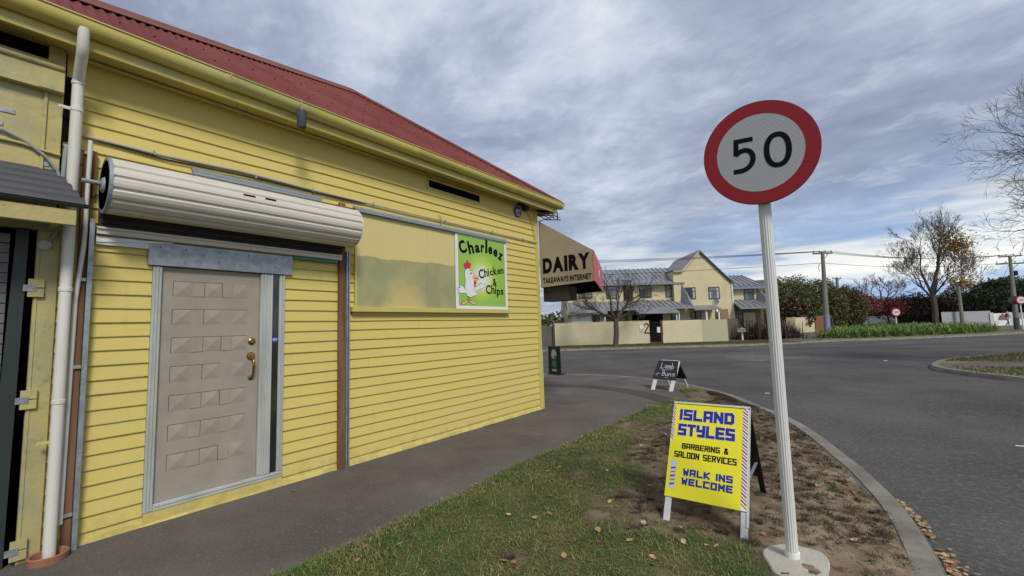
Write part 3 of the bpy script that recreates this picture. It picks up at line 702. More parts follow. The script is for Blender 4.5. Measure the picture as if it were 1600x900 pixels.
# ---- roller shutter above the door
sh = thing('roller_shutter', (.24, 1.6, 2.3), 'rolled-up cream slatted roller shutter drum fixed above the beige door', 'roller shutter')
mb = MB(); cx_, cz_, Rr = .24, 2.655, .208; prof = []
for s_ in range(15):
    a0 = 2*PI*s_/15+.1; da = 2*PI/15
    prof += [(a0, Rr-.011), (a0+da*.10, Rr-.012), (a0+da*.17, Rr-.004), (a0+da*.24, Rr+.002), (a0+da*.5, Rr+.004), (a0+da*.84, Rr+.003), (a0+da*.92, Rr-.003)]
prof = prof[::-1]; yk = [.64, .66, 1.79, 1.792, 2.68]
vv = [(cx_+r*math.cos(t), y, cz_+(r)*math.sin(t)) for y in yk for t, r in prof]; L = len(prof)
mb.add(vv, [(i*L+j, i*L+(j+1) % L, (i+1)*L+(j+1) % L, (i+1)*L+j) for i in range(len(yk)-1) for j in range(L)])
drum = obj('slat_drum', mb, M['shut'], sh)
mb = MB(); mb.lathe([(.0, -.03), (.05, -.03), (.10, -.012), (.17, -.006), (.203, 0)], (cx_, 2.70-.0, cz_), 30, 'y'); 
mb2 = MB(); 
for k in range(3):
    mb2.lathe([(.212-.03*k, -.012), (.212-.03*k, .01), (.188-.03*k, .01), (.188-.03*k, -.012)], (cx_, .632+.01*k, cz_), 36, 'y')
obj('end_ring', mb2, M['galv2'], sh, smooth=False)
mb2 = MB(); mb2.lathe([(0.0, 0), (.19, 0), (.19, .01), (0, .01)], (cx_, .665, cz_), 30, 'y')
for k in range(9):
    t = 2*PI*k/9+.3; mb2.cur = 1; mb2.lathe([(.03, -.03), (.03, .012)], (cx_+.125*math.cos(t), .66, cz_+.125*math.sin(t)), 8, 'y')
mb2.lathe([(.07, -.02), (.05, -.045), (.028, -.05), (.028, 0)], (cx_, .65, cz_), 16, 'y'); obj('drum_hub', mb2, [M['black'], M['galv2']], sh)
mb2 = MB(); mb2.lathe([(.21, .0), (.214, .008), (.205, .014), (0, .02)], (cx_, 2.682, cz_), 40, 'y'); obj('end_cap', mb2, M['shut'], sh, smooth=True)
mb2 = MB(); mb2.tube([(cx_, .50, cz_+.01), (cx_, .66, cz_+.01)], .016, 10); mb2.tube([(cx_, 2.68, cz_-.01), (cx_, 2.76, cz_-.01)], .012, 10); mb2.lathe([(.022, 0), (.022, .012)], (cx_, 2.735, cz_-.01), 8, 'y')
obj('axle', mb2, M['galv2'], sh)
for y0, y1, a0 in ((1.50, 1.60, 23.5), (1.685, 1.78, 24.7)):
    mb2 = MB(); t = rad(a0); r_ = Rr+.0045; tt = .045
    mb2.add([(cx_+r_*math.cos(t-tt), y0, cz_+r_*math.sin(t-tt)), (cx_+r_*math.cos(t-tt), y1, cz_+r_*math.sin(t-tt)), (cx_+(r_+.001)*math.cos(t+tt), y1, cz_+(r_+.001)*math.sin(t+tt)), (cx_+(r_+.001)*math.cos(t+tt), y0, cz_+(r_+.001)*math.sin(t+tt))], [(0,1,2,3)])
    obj('lock_slot', mb2, M['dark'], drum)
for y in (.56, .59, 2.74): pass
mb2 = MB(); mb2.box(.012, .06, .63, 2.64, 2.365, 2.50); mb2.box(.055, .085, .64, 2.66, 2.40, 2.44); mb2.box(.05, .14, .64, 2.66, 2.44, 2.50); obj('shade_toned_rail', mb2, M['shutdark'], sh)  # dark guide boxes; deep shade of the gap under the drum is in their colour
mb2 = MB(); mb2.box(.02, .075, .62, 1.70, 2.31, 2.362); mb2.box(.02, .075, 1.704, 2.66, 2.31, 2.362); mb2.box(.075, .09, .62, 2.66, 2.35, 2.368); mb2.box(.076, .082, .62, 2.66, 2.312, 2.318); obj('bottom_bar', mb2, M['shut'], sh, bevel=.002)
mb2 = MB(); mb2.box(.018, .05, 1.25, 2.37, 2.78, 2.966); mb2.box(.05, .053, 1.25, 2.37, 2.90, 2.91); obj('back_plate', mb2, M['white'], sh)
mb2 = MB(); mb2.box(.015, .045, .62, .95, 2.235, 2.30); mb2.hexa([(.02,.62,2.25),(.055,.62,2.25),(.055,1.1,2.298),(.02,1.1,2.298),(.02,.62,2.285),(.055,.62,2.285),(.055,1.1,2.306),(.02,1.1,2.306)]); obj('timber_wedge', mb2, M['white'], sh)
mb2 = MB(); mb2.box(.03, .06, 2.13, 2.62, 2.275, 2.305); obj('green_batten', mb2, mat('flaking_green_paint', (.07, .20, .11), .7, var=.4, vs=12, dirt=.5, dirtc=(.3, .27, .2)), sh)
for y0, y1, ybrd0, ybrd1 in ((.578, .606, .525, .575), (2.715, 2.755, 2.64, 2.712)):
    mb2 = MB(); mb2.box(.02, .026, y0, y1, 0, 2.42); mb2.box(.026, .085, y0, y0+.006, 0, 2.42); mb2.box(.026, .085, y1-.006, y1, 0, 2.42); mb2.box(.078, .085, y0+.006, y0+.014, 0, 2.42); mb2.box(.078, .085, y1-.014, y1-.006, 0, 2.42)
    gd = obj('guide_channel', mb2, M['galv'], sh)
    mb2 = MB(); mb2.box(0.018, .058, ybrd0, ybrd1, 0, 2.95 if y0 < 1 else 2.99); obj('timber_post', mb2, M['rust'], sh, bevel=.002)
mb2 = MB(); mb2.box(.02, .055, .575, .60, 2.6, 2.96); obj('timber_post', mb2, M['rust'], sh)
# galvanised flashings over shutter and window
for y0, y1, z0 in ((1.22, 2.42, 2.966), (2.83, 5.70, 2.945)):
    mb2 = MB(); mb2.hexa([(.0, y0, z0+.05), (.075, y0, z0), (.075, y1, z0), (.0, y1, z0+.05), (.0, y0, z0+.065), (.078, y0, z0+.006), (.078, y1, z0+.006), (.0, y1, z0+.065)])
    mb2.box(.072, .078, y0, y1, z0-.022, z0); obj('flashing', mb2, M['galv2'], B)
# ---- boarded window, sill
def patchmat():
    mt = bpy.data.materials.new('patched_panel_paint'); mt.use_nodes = True; t = mt.node_tree; b = t.nodes['Principled BSDF']
    g = t.nodes.new('ShaderNodeTexCoord').outputs['Object']; s_ = t.nodes.new('ShaderNodeSeparateXYZ'); t.links.new(g, s_.inputs[0])
    # object origin: y 3, z 0
    edge = mth(t, 'ADD', mth(t, 'MULTIPLY', s_.outputs[1], .02), mth(t, 'MULTIPLY', noi(t, g, 3.5, 5, .6), .10))
    m1 = maprange(t, mth(t, 'SUBTRACT', s_.outputs[2], edge), 2.34, 2.352, 1, 0)
    c = mixc(t, maprange(t, noi(t, g, 1.2, 3), .4, .6), (.63, .515, .20), (.60, .505, .215))
    gr = mixc(t, maprange(t, noi(t, g, 2.3, 5, .6), .38, .62), (.285, .295, .145), (.355, .335, .15))
    c = mixc(t, m1, c, gr)
    e2 = t.nodes.new('ShaderNodeVectorMath'); e2.operation = 'DISTANCE'; e2.inputs[1].default_value = (.04, .55, 1.80); t.links.new(g, e2.inputs[0])
    c = mixc(t, mth(t, 'MULTIPLY', maprange(t, mth(t, 'ADD', e2.outputs['Value'], mth(t, 'MULTIPLY', noi(t, g, 5, 4), .35)), .30, .62, 1, 0), .8), c, (.57, .45, .17))
    t.links.new(c, b.inputs['Base Color']); b.inputs['Roughness'].default_value = .5
    return mt
mb = MB(); mb.box(-.01, .032, 2.875, 3.95, 1.79, 2.94); mb.box(-.01, .0318, 3.952, 4.48, 1.79, 2.94); pn = obj('window_board', mb, patchmat(), B)
mb = MB(); mb.box(.0318, .0335, 3.53, 3.533, 2.12, 2.37); mb.box(.0318, .0335, 3.53, 3.80, 2.115, 2.118); obj('board_joint', mb, M['ytrim'], pn)
mb = MB(); mb.box(-.01, .045, 2.845, 2.873, 1.79, 2.93); mb.box(-.01, .04, 5.69, 5.70, 1.79, 2.95); obj('window_trim', mb, M['ytrim'], B)
mb = MB(); mb.box(-.01, .085, 2.79, 5.715, 1.728, 1.787); mb.box(-.01, .03, 2.82, 5.69, 1.69, 1.728); obj('window_sill', mb, M['ytrim'], B, bevel=.003)
# ---- conduits, pipes (fixed to the shop)
mb = MB(); mb.tube([(.035, .52, 3.07), (.035, 1.0, 3.06), (.035, 1.6, 3.085), (.035, 2.39, 3.065), (.035, 3.6, 3.055), (.035, 5.2, 3.06), (.035, 6.62, 3.06)], .011, 8)
cd = obj('conduit', mb, mat('grey_conduit', (.42, .40, .35), .5, var=.1), B, smooth=True)
for y in (.95, 1.75, 2.33, 3.1, 4.3, 5.35, 6.2):
    mb = MB(); mb.box(.02, .052, y-.006, y+.006, 3.045, 3.082); obj('conduit_clip', mb, M['galv2'], cd)
mb = MB(); mb.tube([(.03, .6, 3.062), (.035, 1.05, 3.03), (.03, 1.8, 3.05), (.04, 2.4, 3.035), (.035, 2.9, 3.045), (.03, 3.0, 3.05)], .006, 6); obj('cable', mb, M['black'], B, smooth=True)
mb = MB(); mb.tube([(.03, 4.18, 3.13), (.06, 4.19, 3.11), (.075, 4.2, 3.04), (.06, 4.2, 2.96)], .008, 6); obj('cable_stub', mb, mat('tan_cable', (.35, .28, .18), .6), B, smooth=True)
mb = MB(); mb.tube([(.10, .552, 3.02), (.10, .552, 2.42), (.10, .548, 2.2), (.07, .525, 1.8), (.07, .515, .20)], .0145, 10); pv = obj('waste_pipe', mb, M['pvc'], B, smooth=True)
for z in (2.93, 1.95, 1.3, .25):
    mb = MB(); mb.box(.06, .075, .525, .575, z-.012, z+.012); obj('pipe_saddle', mb, M['galv'], pv)
# downpipe
dp = thing('downpipe', (.12, .465, 0), 'white plastic rainwater downpipe from the gutter beside the door', 'downpipe')
mb = MB(); mb.tube([(.12, .465, .0), (.12, .465, 3.44)], .034, 16); mb.tube([(.12, .465, 3.40), (.12, .465, 3.44), (.145, .463, 3.475), (.30, .457, 3.585), (.33, .455, 3.63), (.332, .455, 3.77)], .034, 16)
obj('pipe', mb, M['pvc'], dp, smooth=True)
for z in (3.42, 3.21, 1.85, 1.05):
    mb = MB(); mb.lathe([(.034, 0), (.0385, .003), (.0385, .03), (.034, .033)], (.12, .465, z), 18); obj('pipe_collar', mb, M['pvc'], dp, smooth=True)
for z in (3.22, .78):
    mb = MB(); mb.box(.10, .112, .37, .43, z, z+.022); mb.lathe([(.004, 0), (.004, .004)], (.112, .385, z+.011), 6, 'x'); obj('pipe_bracket', mb, M['ytrim'] if z < 1 else M['pvc'], dp)
mb = MB(); mb.lathe([(.075, 0), (.098, 0), (.104, .05), (.098, .055), (.088, .05), (.078, .01)], (.14, .46, -.004), 26); tag(obj('terracotta_pipe_collar', mb, M['terra'], smooth=True), 'cracked terracotta drain collar around the foot of the white downpipe', 'drain collar')
# floodlight under gutter
mb = MB(); mb.lathe([(.0, -.10), (.034, -.10), (.042, -.085), (.046, .0), (.05, .02), (.05, .065), (.038, .075), (0, .077)], (.385, 2.03, 3.66), 14)
fl = thing('security_light', (.385, 2.03, 3.6), 'small grey cylindrical security light hung under the yellow gutter', 'light fitting')
obj('light_body', mb, mat('grey_plastic', (.07, .072, .075), .6, spec=.2), fl, smooth=True)
mb = MB(); mb.tube([(.385, 2.03, 3.73), (.38, 2.03, 3.79), (.372, 2.035, 3.83)], .006, 6); obj('hanger', mb, M['galv2'], fl)
mb = MB(); mb.lathe([(0, -.03), (.014, -.03), (.014, 0)], (.385, 2.045, 3.565), 8); obj('sensor', mb, M['rust'], fl)
# sensor box and alarm shield near the corner
mb = MB(); mb.box(.02, .09, 6.22, 6.33, 3.60, 3.68); mb.box(.05, .10, 6.05, 6.2, 3.655, 3.695); tag(obj('sensor_box', mb, M['black'], at=(.02, 6.27, 3.6)), 'small black sensor box under the eave near the corner', 'sensor')
al = thing('alarm_shield', (.02, 6.07, 3.54), 'blue octagonal alarm company shield high on the boards under the eave', 'sign')
mb = MB(); mb.prism([(.02, 6.07+.105*math.cos(PI/8+k*PI/4), 3.545+.105*math.sin(PI/8+k*PI/4)) for k in range(8)], (.02, 0, 0)); obj('shield', mb, mat('blue_shield', (.03, .045, .20), .4), al)
mb = MB(); put_text(mb, 'ADT', (.0415, 6.0, 3.53), (0,1,0), (0,0,1), .145, .06, .03)
for z in (3.495, 3.47): mb.add([(.0415, 6.01, z), (.0415, 6.13, z), (.0415, 6.13, z+.01), (.0415, 6.01, z+.01)], [(0,1,2,3)])
obj('lettering', mb, mat('pale_sign_grey', (.5, .53, .6), .5), al)
mb = MB()
for k in range(4): mb.beam((.02+.09*k, 6.78, 3.60), (.05+.09*k, 6.98, 3.55), .012, .012)
mb.beam((.0, 6.78, 3.60), (.33, 6.78, 3.56), .016, .016); mb.beam((.03, 6.98, 3.56), (.36, 6.98, 3.50), .016, .016); mb.beam((.02, 6.72, 3.48), (.30, 6.86, 3.56), .014, .014); mb.beam((.34, 6.9, 3.64), (.34, 6.9, 3.5), .014, .014)
tag(obj('eave_bracket', mb, M['black'], at=(.15, 6.85, 3.5)), 'black metal lattice bracket under the eave at the shop corner', 'bracket')
mb = MB(); mb.tube([(.03, 6.35, 3.6), (.035, 6.45, 3.5), (.035, 6.52, 3.3), (.035, 6.56, 3.1)], .006, 6); obj('cable', mb, M['galv2'], B)

# ---- takeaway sign on the wall
cs_ = thing('takeaway_sign', (.04, 5.08, 2.37), 'green and white takeaway sign with a cartoon chicken screwed to the yellow wall', 'sign')
mb = MB(); mb.box(.034, .052, 4.482, 5.688, 1.79, 2.95); obj('sign_board', mb, M['white'], cs_, bevel=.002)
def signgreen():
    mt = bpy.data.materials.new('sign_green_print'); mt.use_nodes = True; t = mt.node_tree; b = t.nodes['Principled BSDF']
    g = t.nodes.new('ShaderNodeTexCoord').outputs['Object']
    e2 = t.nodes.new('ShaderNodeVectorMath'); e2.operation = 'DISTANCE'; e2.inputs[1].default_value = (.014, -.03, -.09); t.links.new(g, e2.inputs[0])
    c = ramp(t, mth(t, 'MULTIPLY', e2.outputs['Value'], 1.6), [(.08, (.70, .74, .64)), (.26, (.62, .68, .46)), (.40, (.47, .60, .09)), (.62, (.29, .49, .07)), (1.0, (.26, .46, .075))])
    t.links.new(c, b.inputs['Base Color']); b.inputs['Roughness'].default_value = .4; return mt
SX, SYv = (0,1,0), (0,0,1)
mb = MB(); poly_flat(mb, [(4.535,1.838),(5.628,1.838),(5.628,2.905),(4.535,2.905)], (.0535,0,0), SX, SYv, 0); obj('sign_print', mb, signgreen(), cs_)
def arcletters(mb, chars, off=.035, x=.0565):
    for c, y, z, w, h, rot in chars:
        X = Vector((0, math.cos(rot), math.sin(rot))); Y = Vector((0, -math.sin(rot), math.cos(rot)))
        put_text(mb, c, (x, y, z), X, Y, w, h, off)
mb = MB()
arcletters(mb, [('C',4.60,2.60,.15,.20,.42),('h',4.775,2.625,.12,.20,.28),('a',4.91,2.665,.11,.125,.12),('r',5.04,2.685,.085,.125,.04),('l',5.14,2.69,.05,.22,-.05),('e',5.205,2.69,.105,.125,-.14),('e',5.325,2.672,.105,.125,-.26),('z',5.44,2.635,.11,.125,-.42)], .04)
arcletters(mb, [('C',5.0,2.255,.12,.145,.30),('h',5.12,2.30,.075,.135,.24),('i',5.205,2.315,.028,.13,.2),('c',5.25,2.33,.075,.08,.2),('k',5.335,2.345,.085,.14,.17),('e',5.43,2.365,.075,.082,.15),('n',5.515,2.38,.08,.082,.15)], .022)
put_text(mb, '&', (.0565, 5.305, 2.17), SX, SYv, .10, .12, .02)
arcletters(mb, [('C',5.135,2.035,.115,.145,-.02),('h',5.265,2.04,.075,.14,0),('i',5.355,2.04,.028,.13,0),('p',5.40,1.985,.085,.13,0),('s',5.50,2.035,.07,.085,0)], .022)
obj('lettering', mb, M['ink'], cs_)
def chick(ma, shapes, lift, nm):
    mb = MB()
    for i, sh_ in enumerate(shapes): sh_ = [(4.80+(x-4.80)*1.16-.02, z) for x, z in sh_]; poly_flat(mb, sh_, (.0545,0,0), SX, SYv, lift+i*.00015)
    return obj(nm, mb, ma, cs_)
body_ = [(4.70,2.33),(4.715,2.38),(4.76,2.405),(4.82,2.39),(4.85,2.34),(4.875,2.27),(4.865,2.19),(4.88,2.10),(4.90,2.04),(4.87,1.99),(4.80,1.965),(4.74,1.985),(4.705,2.04),(4.70,2.13),(4.712,2.22)]
def scale(poly, k, n=None):
    cx_ = sum(p[0] for p in poly)/len(poly); cy_ = sum(p[1] for p in poly)/len(poly)
    out = []
    for x, y in poly:
        d = math.hypot(x-cx_, y-cy_); f = (d+k)/d; out.append((cx_+(x-cx_)*f, cy_+(y-cy_)*f))
    return out
tail = [(4.72,2.06),(4.66,2.13),(4.60,2.14),(4.615,2.10),(4.565,2.09),(4.60,2.055),(4.57,2.03),(4.64,2.02),(4.71,2.03)]
wing = [(4.88,2.12),(4.96,2.15),(5.0,2.20),(5.03,2.175),(5.08,2.19),(5.09,2.15),(5.04,2.12),(4.97,2.10),(4.90,2.06)]
wing2 = ell(4.88, 2.03, .055, .03, 12, -.3)
feet = [ell(4.69, 1.885, .06, .02, 12, .35), ell(4.84, 1.885, .06, .02, 12, -.35)]
chick(M['ink'], [scale(tail,.007), scale(wing,.007), scale(body_,.007), scale(wing2,.006)] + [scale(f,.006) for f in feet] + [ell(4.755,1.93,.005,.05,8), ell(4.79,1.93,.005,.05,8)], .0004, 'drawing_outline')
chick(M['white'], [tail, wing, body_, wing2], .0022, 'drawing_body')
chick(mat('print_red', (.55,.03,.05), .4), [ell(4.71,2.44,.045,.028,12,2.0), ell(4.755,2.47,.03,.06,12,0.1), ell(4.79,2.45,.026,.05,12,-.4), ell(4.885,2.17,.018,.05,12,.1), ell(4.90,2.20,.02,.025,10)], .0032, 'drawing_comb')
chick(mat('print_beak', (.70,.45,.22), .4), [ell(4.905,2.275,.065,.045,14,-.1)] + feet, .0042, 'drawing_beak')
chick(M['ink'], [ell(4.815,2.335,.010,.02,10), ell(4.91,2.262,.045,.005,10,-.15), ell(4.80,2.375,.025,.004,8,.5)], .0055, 'drawing_eye')

# ---- dairy awning over the corner
aw = thing('corner_awning', (.5, 7.3, 2.2), 'tan canvas dairy awning box with a red street side at the shop corner', 'awning')
ad = Vector((-.40, .917, 0))*2.57; ay = 6.73
Pw = [(.02, ay, 3.49), (1.155, ay, 2.775), (1.15, ay, 2.25), (.02, ay, 2.22)]
mb = MB(); mb.prism(Pw, (0, .02, 0)); obj('side_panel', mb, M['tan'], aw)
ra, rb = Vector((1.158, ay, 2.25)), Vector((1.158, ay, 2.775)); mb = MB(); mb.prism([ra, ra+ad, rb+ad, rb], (-.02, -.008, 0)); rf = obj('red_fascia', mb, M['redf'], aw)
mb = MB(); q0, q1 = Vector((.02, ay+.02, 3.49)), Vector((1.14, ay+.02, 2.775)); mb.prism([q0, q1, q1+ad, q0+ad], (0, 0, -.015)); obj('canopy_top', mb, mat('dark_canvas', (.10,.085,.07), .8), aw)
mb = MB(); q0, q1 = Vector((.02, ay+.02, 2.225)), Vector((1.14, ay+.02, 2.252)); mb.prism([q0, q1, q1+ad, q0+ad], (0, 0, .015)); obj('underside', mb, M['dark'], aw)
mb = MB(); q = [Vector(p) for p in Pw]; mb.prism([p+ad for p in q], (0, -.02, 0)); obj('side_panel', mb, M['tan'], aw)
mb = MB(); AX, AYv = (1,0,0), (0,0,1)
[put_text(mb, c_, (x_, ay-.003, 2.475), AX, AYv, w_, .285, .062) for c_, x_, w_ in (('D',.085,.205),('A',.30,.235),('I',.553,.068),('R',.645,.205),('Y',.845,.225))]; obj('lettering', mb, M['ink'], aw)
mb = MB(); put_text(mb, 'TAKEAWAYS INTERNET', (.075, ay-.003, 2.285), AX, AYv, 1.015, .105, .028); obj('lettering', mb, M['ink'], aw)
mb = MB(); rX = Vector((-.40,.917,0)); put_text(mb, 'k', tuple(Vector((1.162, ay, 2.42))+rX*.9+Vector((.006,.002,0))), rX, (0,0,1), .55, .22, .03); obj('lettering', mb, M['white'], rf)
mb = MB()
for k in range(7): mb.box(.03, .575, 6.80, 6.815+.012*(k % 2), 1.955+k*.038, 1.955+k*.038+.036)
mb.box(.03, .575, 6.83, 7.10, 1.955, 2.218); tag(obj('shutter_box', mb, M['shutdark'], at=(.3, 6.9, 2.0)), 'dark ribbed shutter box hanging below the dairy awning', 'shutter box')

# ================================================================== LEAN-TO AT LEFT EDGE
ls = thing('adjoining_shop', (0, -.4, 0), 'weathered yellow-green shop front with charcoal corrugated canopy at the left edge', 'building')
mb = MB(); mb.box(-1.5, .055, -1.2, .40, 2.30, 3.58); mb.box(.055, .062, -1.2, .33, 2.9, 2.905); mb.box(.055, .070, .30, .318, 2.4, 3.33); mb.box(-.3,.05,.31,.40,3.3,3.70); obj('upper_wall', mb, M['yold'], ls, bevel=.003)
mb = MB(); mb.box(.056, .115, -1.2, .395, 3.325, 3.50); mb.tube([(.115, -1.2, 3.51), (.115, .39, 3.51)], .022, 10); mb.box(.115, .12, .27, .394, 3.33, 3.48); obj('parapet_beam', mb, M['yold'], ls, bevel=.003)
mb = MB(); mb.box(-1.5, .0, -1.2, .302, 3.581, 3.70); mb.box(-.2, .04, .402, .44, 3.0, 3.5); obj('dark_gap', mb, M['dark'], ls)
mb = MB(); nn_ = 14; vv = []
for k in range(9*6+1):
    t = k/(9*6); x = .06 + .40*t; z = 2.735 - .315*t + .015*max(-1, min(1, 2.2*math.cos(2*PI*k/11)))
    for y in (-1.2, .40 + .125*t): vv.append((x, y, z))
mb.add(vv, [(2*i, 2*i+1, 2*i+3, 2*i+2) for i in range(54)]); mb.add([(x, y, z-.012) for x, y, z in vv], [(2*i, 2*i+2, 2*i+3, 2*i+1) for i in range(54)])
obj('canopy_roof', mb, M['char'], ls, smooth=True)
mb = MB(); mb.box(.395, .43, -1.2, .465, 2.285, 2.392); obj('canopy_beam', mb, M['yold'], ls, bevel=.004)
mb = MB(); mb.box(.0, .40, -1.2, .02, 2.30, 2.34); mb.box(.06,.40,.36,.40,2.31,2.38); obj('canopy_rafter', mb, M['yold'], ls)
mb = MB(); mb.box(-.2, .035, .315, .43, 0, 2.30); mb.box(.035, .04, .318, .335, 0, 2.3); obj('door_post', mb, M['yold'], ls, bevel=.004)
mb = MB(); mb.box(-.6, -.02, -1.2, .314, 0, 2.30); obj('doorway', mb, M['dark'], ls)
mb = MB(); mb.hexa([(-.01,.17,0),(.04,.17,0),(.04,.26,0),(-.01,.26,0),(-.01,.215,2.3),(.04,.215,2.3),(.04,.275,2.3),(-.01,.275,2.3)]); obj('door_stile', mb, M['dgreen'], ls)
mb = MB()
for k in range(28): mb.box(-.02, .0+.006*(k % 2), -1.2, .19, .3+k*.07, .3+k*.07+.064)
obj('grey_slats', mb, M['slat'], ls)
for z in (1.81, 1.03, .03):
    mb = MB(); mb.box(.04, .058, .285, .365, z, z+.062); mb.box(.04, .058, .285, .365, z+.068, z+.13); hb = obj('hinge_block', mb, M['yold'], ls, bevel=.002)
    mb = MB(); mb.box(.058, .062, .262, .325, z+.04, z+.085); mb.lathe([(.005,0),(.004,.004)], (.062,.31,z+.06), 6, 'x'); obj('hinge_plate', mb, M['galv'], hb)
mb = MB(); mb.lathe([(.0,.0),(.038,0),(.038,.016),(.034,.02),(0,.021)], (.036, .352, 2.19), 18, 'x'); jb = obj('junction_box', mb, mat('pale_green_grey_plastic', (.38,.39,.33), .5), ls, smooth=True)
mb = MB(); mb.tube([(.05,.372,2.215),(.06,.40,2.28),(.06,.41,2.31)], .009, 8); obj('cable', mb, M['galv2'], jb)
mb = MB(); mb.tube([(.075,-.6,3.0),(.075,.12,2.965),(.075,.22,2.92),(.08,.33,2.83),(.085,.39,2.74),(.085,.405,2.66)], .010, 8); obj('cable', mb, M['galv2'], ls, smooth=True)
mb = MB(); mb.tube([(.07,-1.2,2.93),(.07,.2,2.90),(.07,.36,2.87),(.07,.40,2.868)], .011, 8); obj('conduit', mb, M['yold'], ls, smooth=True)
mb = MB(); mb.tube([(.06,.43,2.95),(.075,.425,2.88),(.08,.418,2.62),(.08,.42,2.5)], .014, 8); obj('conduit', mb, M['galv2'], ls, smooth=True)
mb = MB(); mb.box(.056, .062, -.3, .165, 3.10, 3.13); mb.box(.056,.062,.085,.115,3.0,3.03); mb.box(.056,.062,.31,.345,2.77,2.80); obj('metal_strap', mb, M['galv'], ls)

# ================================================================== 50 SIGN
sg50 = thing('speed_sign', (4.19, 3.26, 0), 'large round red-rimmed 50 speed sign on a leaning fluted white pole in the foreground', 'road sign')
mb = MB(); pa, pb = Vector((4.19,3.26,0.0)), Vector((4.243,2.895,2.62)); nfl = 16; vv = []
dz = (pb-pa).normalized(); xx = dz.cross(Vector((0,1,0))).normalized(); yy = dz.cross(xx); K = nfl*4
for p_ in (pa, pb):
    for k in range(K):
        r_ = .0335 if k % 4 in (0, 1) else .0308
        t = 2*PI*k/K; vv.append(tuple(p_ + xx*math.cos(t)*r_ + yy*math.sin(t)*r_))
mb.add(vv, [(k, (k+1) % K, K+(k+1) % K, K+k) for k in range(K)] + [tuple(range(K, 2*K))])
obj('pole', mb, mat('white_powder_coat', (.70,.71,.68), .4, var=.05, dirt=.1, dirtc=(.4,.38,.3)), sg50)
mb = MB(); mb.lathe([(.042,0),(.042,.07),(.038,.075)], (4.19,3.258,.0), 24); obj('base_sleeve', mb, M['white'], sg50)
h_ = -.138; ti = -.1005
Nn = Vector((-math.sin(h_)*math.cos(ti), -math.cos(h_)*math.cos(ti), math.sin(ti))); Xa = Vector((0,0,1)).cross(Nn).normalized(); Ya = Nn.cross(Xa)
ro = rad(-1.5); Xa, Ya = Xa*math.cos(ro)+Ya*math.sin(ro), Ya*math.cos(ro)-Xa*math.sin(ro)
Cc = Vector((4.243, 2.854, 2.476))
def ringm(r0, r1, lift, n=96):
    mb = MB(); vv = []
    for k in range(n):
        t = 2*PI*k/n
        for r_ in (r0, r1): vv.append(tuple(Cc + Xa*math.cos(t)*r_ + Ya*math.sin(t)*r_ + Nn*lift))
    mb.add(vv, [(2*k, 2*k+1, 2*((k+1) % n)+1, 2*((k+1) % n)) for k in range(n)]); return mb
mb = MB(); mb.prism([Cc + Xa*math.cos(2*PI*k/96)*.30 + Ya*math.sin(2*PI*k/96)*.30 - Nn*.024 for k in range(96)], Nn*.022); pl = obj('sign_plate', mb, M['black'], sg50)
def retro():
    mt = bpy.data.materials.new('reflective_sheeting'); mt.use_nodes = True; t = mt.node_tree; b = t.nodes['Principled BSDF']
    g = t.nodes.new('ShaderNodeTexCoord').outputs['Object']; w = t.nodes.new('ShaderNodeTexWave'); w.inputs['Scale'].default_value = 22; w.inputs['Distortion'].default_value = 1.5
    w.bands_direction = 'DIAGONAL'; t.links.new(g, w.inputs['Vector'])
    c = mixc(t, mth(t, 'MULTIPLY', w.outputs['Fac'], noi(t, g, 3, 3)), (.30,.315,.32), (.36,.375,.375)); t.links.new(c, b.inputs['Base Color']); b.inputs['Roughness'].default_value = .35; return mt
mb = MB(); mb.add([tuple(Cc + Xa*math.cos(2*PI*k/96)*.226 + Ya*math.sin(2*PI*k/96)*.226) for k in range(96)], [tuple(range(96))]); obj('sign_face', mb, retro(), pl)
obj('red_rim', ringm(.2255, .2985, .0006), mat('red_reflective', (.235,.012,.018), .5, spec=.25), pl)
def thick_curve(mb, pts, w, lift, n=1):
    vs = []; 
    for i, p_ in enumerate(pts):
        a_ = Vector(pts[max(i-1,0)]); b_ = Vector(pts[min(i+1,len(pts)-1)]); d = (b_-a_).normalized(); nn = Vector((-d.y, d.x))*w/2
        for q_ in (Vector(p_)-nn, Vector(p_)+nn): vs.append(tuple(Cc + Xa*q_.x + Ya*q_.y + Nn*lift))
    mb.add(vs, [(2*i, 2*i+2, 2*i+3, 2*i+1) for i in range(len(pts)-1)])
dg = MB()   # the figure 5: top bar, stem, bowl; the 0: an oval ring
thick_curve(dg, [(-.130,.087),(-.030,.087)], .027, .0012)
thick_curve(dg, [(-.1175,.1),(-.122,.002)], .027, .0014)
bowl = [(-.125,.004),(-.105,.022),(-.078,.030),(-.052,.022),(-.036,.0),(-.032,-.030),(-.042,-.060),(-.066,-.083),(-.095,-.092),(-.138,-.0915)]
thick_curve(dg, smooth_line(bowl, 2), .028, .0016)
z0 = [(.092+.055*math.copysign(abs(math.cos(t))**.9, math.cos(t)), .0+.088*math.copysign(abs(math.sin(t))**.9, math.sin(t))) for t in [2*PI*k/48 for k in range(49)]]
z0[-1] = z0[0]
thick_curve(dg, z0, .0285, .0018)
obj('numerals', dg, M['ink'], pl)
mb = MB(); 
for z_ in (.12, -.12): mb.beam(tuple(Cc + Ya*z_ - Nn*.027 - Xa*.06), tuple(Cc + Ya*z_ - Nn*.027 + Xa*.06), .006, .03)
obj('bracket', mb, M['galv'], sg50)
mb = MB(); pts = [(4.05,3.33),(4.02,3.22),(4.09,3.08),(4.12,2.99),(4.38,2.97),(4.385,3.2),(4.36,3.42),(4.25,3.44),(4.14,3.43)]
